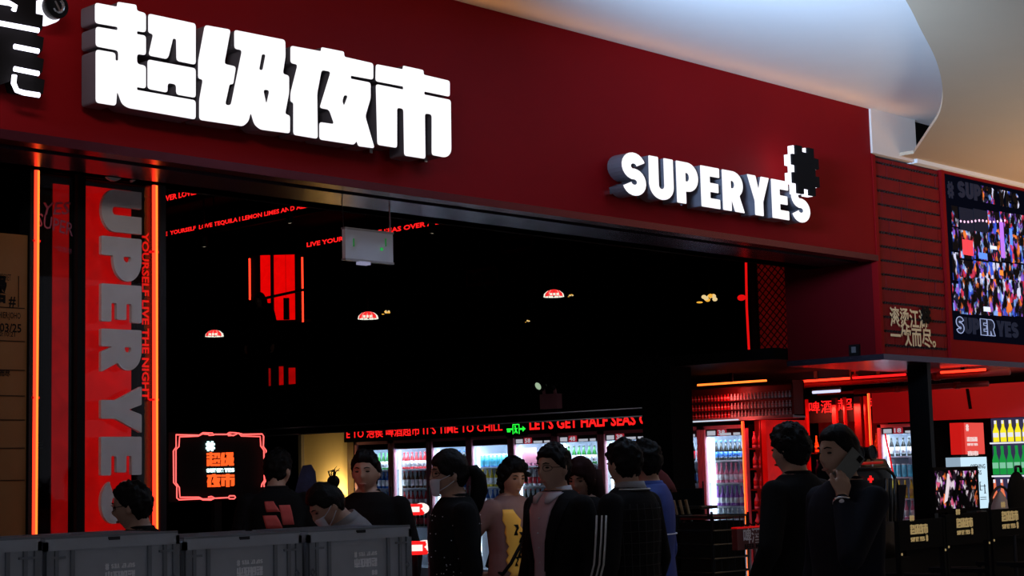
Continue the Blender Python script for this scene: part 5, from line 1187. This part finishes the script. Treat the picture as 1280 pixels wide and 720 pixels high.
# 4 man in black jacket
def ex4(t, patch, collar, fin, hm, surf):
    patch('chest_mark', 'grey_cloth', [(1.262, 18, 30), (1.268, 18, 30)], .005, .003); collar('fabric_black', 1.43, 1.47)
person('young man in a black jacket facing the camera left of the fridges', 457, 591, 9.8, 14, hyaw=4, hair='short', extras=ex4, bulk=1.08)
# 5 masked woman with ponytail
def ex5(t, patch, collar, fin, hm, surf):
    random.seed(5); mb = MB()
    for k in range(150):
        p = fin(surf(random.uniform(.82, 1.38), random.uniform(-170, 170), .004)); mb.ell(p, (.003, .003, .003), 4, 3)
    setp(mb.build('sequins', mat('sequin', (.9, .9, .95), .4), t, local=True), kind='stuff')
person('masked woman with glasses and black ponytail in a sparkling black coat', 561, 594, 8.6, 74, hpitch=2, hair='pony', mask=True, glasses=True, fem=True, extras=ex5, bulk=1.1)
# 6 T-shirt person
def ex6(t, patch, collar, fin, hm, surf):
    patch('shirt_print_lit', 'tee_print_lit', [(.93, -30, 46), (.955, -34, 40), (.98, -18, 52), (1.01, -22, 48), (1.04, -4, 54), (1.07, -10, 46), (1.10, 4, 52), (1.13, 8, 44), (1.16, -2, 52), (1.19, 10, 50), (1.22, 4, 54), (1.26, 14, 50), (1.30, 10, 56), (1.34, 20, 52), (1.37, 26, 54)], .006, .003, 10)  # print enlarged and brightened in place of warm lamplight
    for z0_, z1_, a0, a1 in ((1.05, 1.12, 12, 20), (1.15, 1.22, 8, 15), (1.2, 1.27, 20, 27), (1.0, 1.06, 22, 27)): patch('print_figure', 'print_black', [(z0_+(z1_-z0_)*k/3, a0+3*math.sin(k*2), a1+4*math.sin(k*2+1)) for k in range(4)], .009, .003)
    pts = [(1.40, -38), (1.32, -20), (1.22, -2), (1.12, 18), (1.02, 40), (.95, 62)]; mb = MB().tube([fin(surf(z, a, .008)) for z, a in pts], .012, 6); mb.build('bag_strap', 'fabric_black', t, True, local=True)
    pts = [(1.40, -38), (1.41, -90), (1.38, -140), (1.2, 178), (1.0, 130), (.95, 62)]; mb = MB().tube([fin(surf(z, a, .008)) for z, a in pts], .012, 6); mb.build('bag_strap', 'fabric_black', t, True, local=True)
person('curly haired person in a dusty pink T-shirt with a yellow print', 641, 598, 10.9, -46, hyaw=-16, hpitch=-6, hair='curly', jacket='tee_dusty', trousers='jeans_dark', sleeve=False, extras=ex6, bulk=1.02,
       arms={'R': ((.33, -.17, 1.12), (.20, -.12, .95), (-.7, .1, -.6), (-.6, .6, 0), (.2, .5, 1), .5)})
# 7 suited man
def ex7(t, patch, collar, fin, hm, surf):
    patch('shirt_front', 'shirt_pink', [(.86, -11, 9), (.95, -12, 8), (1.1, -13, 9), (1.25, -16, 14), (1.36, -22, 24), (1.43, -40, 44), (1.455, -58, 62)], .007, .004, 10)
    collar('shirt_white', 1.425, 1.485, .088, .070)
    for sg in (-1, 1): patch('collar_point', 'shirt_white', [(1.395, sg*8, sg*16), (1.43, sg*6, sg*40), (1.45, sg*4, sg*62)], .013, .005, 6); patch('lapel', 'fabric_black', [(1.05, sg*11, sg*20), (1.2, sg*14, sg*32), (1.33, sg*21, sg*44), (1.41, sg*40, sg*62)], .011, .005, 6)
    for k in range(5): mb = MB().ell(fin(surf(1.02+.075*k, -2, .009)), (.005, .005, .005), 8, 6); mb.build('button', 'shirt_white', t, local=True)
person('man with glasses in a black suit and open collared pinkish shirt', 691, 586, 8.8, 52, hyaw=8, hair='short', glasses=True, extras=ex7, bulk=1.08)
# 8 woman behind him
person('woman with dark hair looking down behind the suited man', 729, 597, 9.7, 28, hpitch=-14, hair='long', fem=True, hairmat=mat('hair_reddish', (.018, .005, .005), .75, noise_s=80, noise_a=.3, spec=.08))
# 9 man with white stripes
def ex9(t, patch, collar, fin, hm, surf):
    collar('grey_cloth', 1.43, 1.49, .098, .076)
    mat('stripe_white', (.5, .47, .45), .8); mat('check_grey', (.028, .026, .026), .9)
    for k in range(3): mb = MB().tube([fin((x_-.006*abs(k-1), .045-.026*k+yo, z)) for z, x_, yo in ((1.33, -.275, -.02), (1.2, -.313, -.03), (1.1, -.333, -.03), (.98, -.333, .01), (.88, -.326, .04))], .0055, 5); mb.build('sleeve_stripe', 'stripe_white', t, True, local=True)
    mb = MB().tube([fin(surf(1.45, a, .006)) for a in range(90, 271, 20)], .004, 5); mb.build('collar_line', 'stripe_white', t, True, local=True)
    for a in range(100, 261, 16): mb = MB().tube([fin(surf(z, a, .0035)) for z in (.84, .95, 1.08, 1.2, 1.3, 1.38)], .0018, 4); setp(mb.build('check_line', 'check_grey', t, True, local=True))
    for z in [.86+.055*j for j in range(10)]: mb = MB().tube([fin(surf(z, a, .0035)) for a in range(95, 266, 10)], .0018, 4); mb.build('check_line', 'check_grey', t, True, local=True)
person('man seen from behind in a black checked jacket with white sleeve stripes', 779, 581, 8.5, 122, hyaw=-18, hair='short', extras=ex9, bulk=1.12)
# 10 man in blue
def ex10(t, patch, collar, fin, hm, surf):
    mat('pipe_white', (.7, .7, .8), .7)
    mb = MB().tube([fin(surf(1.19, a, .008)) for a in range(60, 301, 15)], .004, 5); mb.build('piping', 'pipe_white', t, True, local=True)
    mb = MB().tube([fin(p) for p in ((-.245+.06*math.cos(a), -.02+.06*math.sin(a), 1.15) for a in [k*PI/6 for k in range(12)])], .004, 5, closed=True); mb.build('piping', 'pipe_white', t, True, local=True); collar('blue_jacket', 1.43, 1.475)
person('man in a blue jacket with thin white piping behind the checked jacket', 805, 579, 9.3, 112, hyaw=-12, hair='short', bulk=.9, jacket='blue_jacket', trousers='fabric_black', extras=ex10)
# 11 man in black sweater
person('man with tousled black hair in a black sweater before the red panel', 988, 564, 8.5, 136, hyaw=2, hair='thick', bulk=1.02,
       arms={'L': ((-.285, -.05, 1.12), (-.21, .10, .97), (.15, .7, -.6), (.9, 0, -.2), (0, .45, .9), .7)})
# 12 man on the phone
t12, fin12, hm12, s12 = person('man in a dark navy suit holding a phone to his ear', 1048, 568, 7.45, 66, hyaw=6, hair='crop', bulk=1.12, jacket='navy_suit', vox=.006,
       arms={'L': ((-.31, .20, 1.15), (-.155, .125, 1.385), (.30, -.38, .87), (.93, .15, -.2), (-.05, .75, .35), .42)})
R12 = WM[t12.name]
def pw(p): return R12 @ fin12(Vector(p))
# phone in his left hand, against the left ear
c_ = Vector((-.098, .040, 1.520)); axu = Vector((.05, -.72, .69)).normalized(); axn = Vector((-.96, .05, .2)).normalized(); axw = axu.cross(axn).normalized(); axn = axw.cross(axu)
ph = T('mobile_phone', 'grey green mobile phone held to the ear of the man in navy', 'phone', tuple(pw(c_)), 0)
def pbox(c, hu, hw, hn): return MB().hexa([pw(c+axu*a+axw*b+axn*e) for e in (-hn, hn) for a, b in ((-hu, -hw), (hu, -hw), (hu, hw), (-hu, hw))])
pbox(c_, .078, .038, .004).build('case', mat('phone_case', (.15, .16, .14), .4), ph); pbox(c_+axn*.005+axu*.058+axw*.018, .013, .011, .0022).build('camera_bump', 'print_black', ph); pbox(c_-axn*.0046, .074, .035, .0008).build('screen', 'print_black', ph)
wr = Vector((-.165, .132, 1.372)); fd = Vector((.5, -.25, .8)).normalized()
mb = MB(); u1 = fd.orthogonal().normalized(); v1 = fd.cross(u1)
mb.tube([pw(wr+(u1*math.cos(k*PI/8)+v1*math.sin(k*PI/8))*.036) for k in range(16)], .006, 6, closed=True)
wt = T('wrist_watch', 'silver wrist watch on the phone holding wrist', 'watch', tuple(pw(wr))); mb.build('band', 'chrome', wt, True)
MB().ell(pw(wr+Vector((-.03, .02, 0))), (.014, .014, .014), 10, 8).build('dial', mat('watch_dial', (.6, .6, .65), .3), wt, True)
# 13 upstairs silhouette
person('dark silhouette of a person in front of the upstairs red booth', 325, 376, 21.5, 20, hair='long', z0=2.62, vox=.012)
# ================================================================== CRATES
def crate(x0, y0, z0, lab, H=.345, full=True):
    W, D = .60, .40; t = T('storage_crate', lab, 'crate', (x0+W/2, y0+D/2, z0), group='stacked grey storage crates'); b = MB(); e = .012
    b.box((x0+e, y0+e, z0+.01), (x0+W-e, y0+e+.006, z0+H-.03)); b.box((x0+e, y0+D-e-.006, z0+.01), (x0+W-e, y0+D-e, z0+H-.03)); b.box((x0+e, y0+e, z0+.01), (x0+e+.006, y0+D-e, z0+H-.03)); b.box((x0+W-e-.006, y0+e, z0+.01), (x0+W-e, y0+D-e, z0+H-.03)); b.box((x0+e, y0+e, z0), (x0+W-e, y0+D-e, z0+.012)); b.build('tub', 'crate_grey', t)
    r = MB(); r.box((x0, y0, z0+H-.045), (x0+W, y0+e+.004, z0+H-.012)); r.box((x0, y0+D-e-.004, z0+H-.045), (x0+W, y0+D, z0+H-.012)); r.box((x0, y0, z0+H-.045), (x0+e+.004, y0+D, z0+H-.012)); r.box((x0+W-e-.004, y0, z0+H-.045), (x0+W, y0+D, z0+H-.012)); r.build('rim', 'crate_grey', t)
    for fx in (.018, .075, .19, .76, .88, .955):
        w_ = .016 if fx in (.075, .19, .76, .88) else .03
        MB().box((x0+fx*W, y0+.002, z0+.02), (x0+fx*W+w_, y0+e+.002, z0+H-.045)).build('rib', 'crate_rib_grey', t)
    MB().box((x0+.01, y0+.001, z0+H-.075), (x0+.09, y0+e, z0+H-.066)).build('cross_rib', 'crate_rib_grey', t); MB().box((x0+W-.09, y0+.001, z0+H-.075), (x0+W-.01, y0+e, z0+H-.066)).build('cross_rib', 'crate_rib_grey', t)
    for fy in (.1, .9):
        for xx in (x0+.002, x0+W-.012): MB().box((xx, y0+fy*D-.012, z0+.02), (xx+.01, y0+fy*D+.012, z0+H-.045)).build('rib', 'crate_rib_grey', t)
    for xx in (x0+.025, x0+W-.025):
        mb = MB(); mb.tube([(xx-.012, y0-.001, z0+.165), (xx, y0-.001, z0+.178), (xx+.012, y0-.001, z0+.165), (xx, y0-.001, z0+.152)], .003, 5, closed=True); mb.build('latch', 'crate_rib_grey', t)
    if full:
        l = MB(); l.box((x0+.004, y0+.004, z0+H-.012), (x0+W-.004, y0+D-.004, z0+H-.002)); ld = l.build('lid', 'crate_grey', t)
        for k in range(14): MB().box((x0+.02+k*.0405, y0+.012, z0+H-.002), (x0+.028+k*.0405, y0+D-.012, z0+H+.006)).build('lid_rib', 'crate_rib_grey', ld)
        for yy in (.004, D-.014): MB().box((x0+.004, y0+yy, z0+H-.002), (x0+W-.004, y0+yy+.01, z0+H+.007)).build('lid_rib', 'crate_rib_grey', ld)
        MB().box((x0+.275, y0-.002, z0+H-.016), (x0+.325, y0+.02, z0+H-.003)).build('lid_clip', 'dark_steel', ld)
    lg = MB(); logo(lg, (x0+.40, y0+e-.002, z0+.235), (-1, 0, 0), (0, 0, -1), .135, .0015); setp(lg.build('printed_logo', 'crate_print', t), kind='stuff'); return t
CY = 5.56
for pxa, lab in ((56, 'second grey crate from the left'), (230, 'grey crate right of the neon tubes'), (385, 'rightmost grey crate'), (-120, 'leftmost grey crate cut by the frame')):
    q = atY(pxa, 667, CY) if pxa > 0 else atY(56, 667, CY)-Vector((.612, 0, 0)); ztop = {56: atY(140, 667.5, CY).z, 230: atY(305, 667.5, CY).z, 385: atY(450, 659.5, CY).z, -120: atY(20, 672, CY).z}[pxa]
    n = 4
    for k in range(n): crate(q.x, CY, ztop/4*(3-k), '%s, %s of its stack' % (lab, ('on top', 'second', 'third', 'at the bottom')[k]), ztop/4-.007, full=(k == 0))
# ================================================================== TALL DIRECTOR CHAIRS
def chair(px0, px1, py, lab, Y):
    a, b = atY(px0, py, Y), atY(px1, py, Y); W = b.x-a.x; zt5 = a.z; xc = (a.x+b.x)/2
    t = T('director_chair', lab, 'chair', (xc, Y+.2, 0), group='tall director chairs with gold logos')
    MB().box((a.x, Y, zt5-.17), (b.x, Y+.012, zt5)).build('backrest', 'fabric_black', t)
    for sx in (a.x-.012, b.x+.012):
        MB().box((sx-.014, Y-.002, .72), (sx+.014, Y+.03, zt5+.0)).build('back_post', 'black_paint', t)
        MB().box((sx-.016, Y, .9), (sx+.016, Y+.42, .925)).build('armrest', 'black_paint', t); MB().box((sx-.012, Y+.38, .70), (sx+.012, Y+.41, .9)).build('arm_post', 'black_paint', t)
        for p, q in (((sx, Y, .01), (sx, Y+.40, .72)), ((sx, Y+.40, .01), (sx, Y, .72))): MB().bar(p, q, .024, .024).build('leg', 'black_paint', t)
        q = MB().ell((sx, Y-.004, zt5-.19), (.008, .004, .008), 8, 5); q.build('brass_screw', 'gold_print', t)
    MB().box((a.x, Y+.02, .69), (b.x, Y+.40, .72)).build('seat', 'fabric_black', t)
    for yy in (Y+.02, Y+.38): MB().box((a.x, yy-.01, .24), (b.x, yy+.01, .265)).build('footrest', 'black_paint', t)
    lg = MB(); logo(lg, (a.x+W*.2, Y-.003, zt5-.125), EXF, ZZ, W*.42, .0015); setp(lg.build('printed_logo', 'gold_print', t), kind='stuff'); return t
chair(1126, 1178, 651, 'black director chair with gold logo nearest the corner column', 5.0)
chair(1184.5, 1233, 643.5, 'black director chair with gold logo in front of the party screen', 5.02)
chair(1241, 1290, 637, 'black director chair with gold logo at the right frame edge', 5.04)
# ================================================================== BEER TOWER, HOOP, RACKS, SMALL SIGNS
TYp = 6.4
def tp(px, py): return atY(px, py, TYp)
a, b = tp(1062, 655), tp(1127, 575)
t = T('beer_tower', 'black glossy beer tower with round gauges and chrome rails behind the phone man', 'beer tower', ((a.x+b.x)/2, TYp+.15, 0))
W = b.x-a.x
MB().loft([(.9, W/2, .16, (a.x+b.x)/2, TYp+.18), (1.35, W/2, .16, (a.x+b.x)/2, TYp+.18), (1.55, W*.47, .155, (a.x+b.x)/2, TYp+.18), (1.62, W*.40, .14, (a.x+b.x)/2, TYp+.18)], 24, 4).build('body', 'black_gloss', t, True)
MB().box((a.x-.05, TYp, 0), (b.x+.05, TYp+.4, .9)).build('cabinet', 'black_paint', t)
q = tp(1092, 556); MB().loft([(1.6, .20, .12, q.x+.03, TYp+.2), (1.66, .21, .12, q.x+.05, TYp+.2), (q.z-.03, .12, .10, q.x, TYp+.2), (q.z, .05, .06, q.x-.02, TYp+.2)], 20, 2.5).build('hood', 'black_gloss', t, True)
for px, py in ((1073, 567), (1089, 566)):
    q = tp(px, py); MB().tube([(q.x+.05*math.cos(k*PI/8), TYp-.01, q.z+.05*math.sin(k*PI/8)) for k in range(16)], .009, 6, closed=True).build('gauge_ring', 'dark_steel', t, True); MB().tube([(q.x, TYp-.012, q.z), (q.x, TYp+.06, q.z)], .043, 16).build('gauge_face', 'black_gloss', t)
    MB().tube([(q.x, TYp, q.z-.05), (q.x, TYp, q.z-.10)], .01, 6).build('gauge_stem', 'chrome', t)
q = tp(1085, 579); MB().tube([tp(1062, 580)-Vector((0, .02, 0)), tp(1100, 578)-Vector((0, .02, 0))], .010, 6).build('rail', 'red_panel_dim', t)
mb = MB().tube([tp(1064, 586), tp(1104, 585), tp(1113, 592), tp(1118, 604), tp(1119, 655)], .012, 8); mb.v = [p-Vector((0, .02, 0)) for p in mb.v]; mb.build('chrome_rail', 'dark_steel', t, True)
for px, m in ((1103, 'beam_steel'), (1109, 'dark_steel'), (1114, 'beam_steel')): MB().tube([tp(px, 598)-Vector((0, .03, 0)), tp(px, 652)-Vector((0, .03, 0))], .013, 8).build('column', m, t, True)
q = tp(1086, 599); mb = MB().box((q.x-.03, TYp-.02, q.z-.008), (q.x+.03, TYp-.01, q.z+.008)).box((q.x-.008, TYp-.02, q.z-.025), (q.x+.008, TYp-.01, q.z+.025)); mb.build('red_light', 'led_red', t)
q0, q1 = tp(1117, 615), tp(1128, 606); mb = MB().poly([[(0, -.28), (.02, -.28), (.12, .05), (0, .05)]], .02, basis((q0.x, TYp-.03, q0.z), EXF, ZZ)); mb.build('slanted_flag', 'navy_suit', t)
# hoop handled bag on the bar, dark round thing
HYp = 6.93
q = atY(1251, 640, HYp); hp = [atY(1251+14.5*math.cos(k*PI/10)*-1, 640-(32*math.sin(k*PI/10)), HYp) for k in range(11)]
t = T('hoop_basket', 'basket with a tall thin metal hoop handle on the bar counter', 'basket', (q.x, HYp, .94))
MB().tube(hp, .012, 8).build('hoop_handle', 'dark_steel', t, True)
MB().lathe([(.14, .94-q.z), (.2, -.0), (.205, .01), (.19, .01), (.13, .96-q.z)], q, 20).build('bowl', 'black_gloss', t, True)
q2 = atY(1251, 640, HYp); MB().lathe([(.10, 0), (.09, .03), (.05, .12), (.012, .18)], (q2.x, HYp, q2.z), 12).build('napkin_cone', mat('napkin', (.45, .38, .38), .8), t, True)
q = atY(1272, 622, 6.6); t = T('round_stool_back', 'dark rounded chair back at the right frame edge behind the chairs', 'chair', (q.x, 6.6, 0))
MB().ell((q.x, 6.6, q.z), (.17, .04, .22), 18, 12).build('backrest', 'fabric_black', t, True); MB().tube([(q.x-.05, 6.58, q.z+.21), (q.x-.04, 6.58, q.z+.26), (q.x+.04, 6.58, q.z+.26), (q.x+.05, 6.58, q.z+.21)], .012, 6).build('grip', 'dark_steel', t, True)
for sx in (-.1, .1): MB().tube([(q.x+sx, 6.6, q.z-.15), (q.x+sx, 6.6, 0)], .015, 8).build('leg', 'dark_steel', t)
MB().box((q.x-.17, 6.42, .7), (q.x+.17, 6.62, .74)).build('seat', 'fabric_black', t)
# red board sign 啤酒超市 with hooks
SYs = 6.2
a, b = atY(922, 688, SYs), atY(985, 661, SYs)
zt6, zb6 = atY(922, 660, SYs).z, atY(922, 688, SYs).z
t = T('beer_sign', 'dark red board sign with grey Chinese lettering in front of the man in the sweater', 'sign', ((a.x+b.x)/2, SYs, 0))
MB().box((a.x, SYs, zb6), (b.x, SYs+.04, zt6)).build('board', mat('board_red', (.10, .006, .008), .5), t)
mb = MB(); A_ = atY(929.5, 680, SYs-.003); text(mb, '啤酒超市', (A_.x, SYs-.004, A_.z), EXF, ZZ, .36, .098, .02); mb.build('lettering', mat('dim_white', (.70, .62, .64), .7), t)
mb = MB(); A_ = atY(931, 686.5, SYs-.003); text(mb, 'BEER MARKET', (A_.x, SYs-.004, A_.z), EXF, ZZ, .3, .03, .02); mb.build('sublettering', 'print_black', t)
for px in (940, 948): q = atY(px, 690, SYs); MB().tube([(q.x, SYs+.02, 0), (q.x, SYs+.02, zb6)], .012, 6).build('leg', 'grey_metal', t)
for k in range(4):
    q = atY(934+k*8, 659, SYs); MB().tube([(q.x-.04, SYs+.02, zt6), (q.x-.02, SYs+.02, zt6+.025), (q.x+.01, SYs+.02, zt6+.01), (q.x+.04, SYs+.02, zt6+.03)], .005, 5).build('cable', 'print_black', t)
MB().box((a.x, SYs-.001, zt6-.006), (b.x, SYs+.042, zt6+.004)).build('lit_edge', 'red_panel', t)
# dark bottle rack and wire basket between the men
RYp = 7.0
a, b = atY(838, 640, RYp), atY(880, 610, RYp)
t = T('display_rack', 'dark display rack with slanted shelves right of the blue jacket', 'rack', ((a.x+b.x)/2, RYp, 0))
MB().box((a.x, RYp+.2, 0), (b.x, RYp+.24, b.z)).build('back', 'black_paint', t)
for k in range(4): MB().box((a.x, RYp, .5+k*.27), (b.x, RYp+.22, .52+k*.27)).build('shelf', 'black_paint', t)
for sx in (a.x, b.x-.02): MB().box((sx, RYp, 0), (sx+.02, RYp+.22, b.z)).build('side', 'black_paint', t)
for k in range(4):
    q = atY(838+k*7.5, 640-k*.5, RYp-.02); o = T('gold_clip', 'gold tipped bottle neck leaning on the dark rack', 'bottle', (q.x, RYp-.03, q.z-.12), group='gold tipped bottles on the dark rack'); MB().tube([(q.x, RYp-.03, q.z-.12), (q.x-.01, RYp-.03, q.z-.02)], .022, 8).build('bottle_body', 'g_dark', o); MB().tube([(q.x-.01, RYp-.03, q.z-.02), (q.x-.04, RYp-.03, q.z+.075)], .011, 8).build('gold_neck', mat('dull_gold', (.45, .33, .18), .35, .8), o)
q = atY(838, 597, RYp); mat('cloth_darkred', (.09, .008, .010), .9, noise_s=30, noise_a=.2)
mb = MB(); n = 12; vs = []; prof = [(0, .0), (.10, .055), (.2, .10), (.3, .17), (.36, .24)]
mb.loft([(q.z-.10, .16, .11, q.x-.0, RYp+.12), (q.z-.05, .15, .11, q.x-.02, RYp+.12), (q.z+.02, .11, .10, q.x-.05, RYp+.12), (q.z+.08, .06, .06, q.x-.09, RYp+.12)], 18)
top('cloth_cover', mb, 'cloth_darkred', 'dark red cloth cover draped on top of the dark rack', 'cloth', smooth=True)
a, b = atY(884, 650, 6.6), atY(925, 645, 6.6)
t = T('wire_basket', 'dark wire basket stand with a red tray in front of the end fridge', 'basket', ((a.x+b.x)/2, 6.6, 0))
for k in range(5):
    z = a.z-.09*k+.02; MB().tube([(a.x-.02, 6.55, z), (b.x+.02, 6.55, z), (b.x+.02, 6.85, z), (a.x-.02, 6.85, z)], .007, 5, closed=True).build('wire_ring', 'black_gloss', t)
for sx in (a.x-.02, b.x+.02):
    for yy in (6.55, 6.85): MB().tube([(sx, yy, 0), (sx, yy, a.z+.04)], .01, 6).build('post', 'black_gloss', t)
for k in range(6): x = a.x+(b.x-a.x)*k/5; MB().tube([(x, 6.55, a.z-.34), (x, 6.55, a.z+.02)], .004, 5).build('wire', 'black_gloss', t)
MB().box((a.x+.0, 6.57, .12), (b.x+.0, 6.83, a.z-.015)).build('dark_liner', 'black_paint', t); MB().box((a.x+.02, 6.56, a.z+.0), (b.x, 6.84, a.z+.02)).build('red_tray', 'case_red', t); MB().box((a.x-.02, 6.55, .1), (b.x+.02, 6.85, .12)).build('base_tray', 'dark_steel', t)
q = atY(885, 634, 6.6); MB().tube([(q.x-.08, 6.6, q.z), (q.x+.09, 6.6, q.z)], .012, 6).build('cross_bar', 'black_gloss', t); MB().tube([(q.x, 6.6, q.z), (q.x, 6.6, a.z)], .008, 6).build('bar_post', 'dark_steel', t)
# red lozenge lights
for px, py, lab in ((515, 637, 'red and white lozenge tap light beside the man in black'), (517, 685, 'lower red and white lozenge tap light by the rightmost crate')):
    q = atD(px, py, 10.5 if py < 650 else 8.8); t = T('tap_light', lab, 'lamp', (q.x, q.y, 0), math.atan2(RT.y, RT.x)); z = q.z
    MB().loft([(z-.035, .07, .03, 0, 0), (z-.02, .085, .035, 0, 0), (z+.02, .085, .035, 0, 0), (z+.035, .07, .03, 0, 0)], 16, 3).build('red_face', 'led_red', t, local=True); MB().box((-.05, -.04, z-.015), (.05, -.036, z+.018)).build('white_label', emis('lab_white', (1, .8, .75), 1.2), t, local=True)
    mb = MB().ell((.06, .0, z+.005), (.05, .03, .036), 12, 8); mb.build('white_end', 'lab_white', t, True, local=True)
    MB().tube([(.0, .04, 0), (0, .04, z)], .02, 8).build('tap_post', 'dark_steel', t, local=True)
# LED frame sign inside, neon border
NYp = 9.5
def npt(px, py): return atY(px, py, NYp)
t = T('neon_frame_sign', 'black sign with double pink neon border and orange LED characters', 'neon sign', (npt(270, 640).x, NYp, 0))
a, b = npt(214, 628), npt(336, 540)
MB().box((a.x, NYp+.03, a.z), (b.x, NYp+.08, b.z)).build('board', 'print_black', t)
MB().box(((a.x+b.x)/2-.03, NYp+.04, 0), ((a.x+b.x)/2+.03, NYp+.08, a.z)).build('post', 'black_paint', t)
def nz(z5): return [(lambda p: (p.x, NYp, p.z))(npt(200+u/6.547, 530+v/6.547)) for u, v in z5]
for pts in ([(400, 85), (350, 80), (315, 98), (160, 105), (155, 185), (130, 210), (130, 480), (158, 520), (163, 600), (320, 600), (350, 615), (420, 612), (445, 603), (420, 593), (395, 598)],
            [(400, 92), (440, 90), (430, 75), (350, 72), (320, 92), (132, 88), (132, 190), (110, 220), (112, 480), (138, 510), (138, 605), (155, 620), (330, 612), (350, 620), (415, 622), (440, 610)],
            [(440, 85), (555, 85)], [(610, 90), (560, 95), (553, 78), (570, 70), (620, 72), (650, 80), (665, 98), (820, 103), (825, 180), (850, 215), (855, 460), (835, 490), (830, 515)],
            [(560, 82), (600, 95), (640, 75), (680, 85), (835, 82), (848, 100), (845, 185), (868, 215), (872, 455), (850, 490), (853, 515)],
            [(445, 608), (560, 602)], [(560, 602), (570, 588), (610, 588), (618, 600), (605, 612), (570, 612), (560, 602)]):
    MB().tube(nz(pts), .0048, 6).build('neon_line', 'neon_pink', t, True)
def at_n(u, v): return npt(200+u/6.547, 530+v/6.547)
q0, q1 = at_n(390, 222), at_n(462, 140); MB().poly([HASH[0]], .006, basis((q0.x, NYp+.02, q0.z), EXF, ZZ, q1.x-q0.x, q1.z-q0.z)).build('led_emblem', 'led_cyan', t)
q0, q1 = at_n(395, 350), at_n(620, 240); mb = MB(); sign_chars(mb, basis((q0.x, NYp+.02, q0.z), EXF, ZZ, q1.x-q0.x, (q1.z-q0.z)/((SZ1-SZ0)/(SX1-SX0)*1.75)), (0, 1)); mb.build('led_characters', 'led_orange', t)
q0, q1 = at_n(398, 522), at_n(625, 415); mb = MB(); sign_chars(mb, basis((q0.x, NYp+.02, q0.z), EXF, ZZ, q1.x-q0.x, (q1.z-q0.z)/((SZ1-SZ0)/(SX1-SX0)*1.75)), (2, 3)); mb.build('led_characters', 'led_orange', t)
q0, q1 = at_n(395, 397), at_n(622, 360); mb = MB(); word(mb, 'SUPER YES', basis((q0.x, NYp+.02, q0.z), EXF, ZZ, (q1.x-q0.x)/word_w('SUPER YES'), q1.z-q0.z), .006, rd=0); mb.build('led_lettering', 'led_cyan', t)
# blue folded umbrella / cloth beside the beige wall
q = atD(383, 600, 12); t = T('blue_cloth', 'dark blue cloth hanging on a stand before the beige wall', 'cloth', (q.x, q.y, 0), math.atan2(RT.y, RT.x)); k = 12/2064.
MB().poly([[(-16*k, -22*k), (14*k, -22*k), (11*k, 10*k), (6*k, 19*k), (-4*k, 18*k), (-9*k, 4*k)]], .05, basis((0, 0, q.z), (1, 0, 0), (0, 0, 1))).build('cloth', mat('cloth_blue', (.02, .03, .08), .8, noise_s=20, noise_a=.5, bump=.4), t, local=True)
MB().tube([(0, .04, 0), (0, .04, q.z)], .012, 6).build('stand', 'dark_steel', t, local=True)

# fill light added without a visible source to warm the T-shirt print
point('shirt_fill', atD(700, 612, 10.6), (1, .62, .25), .5, .06)
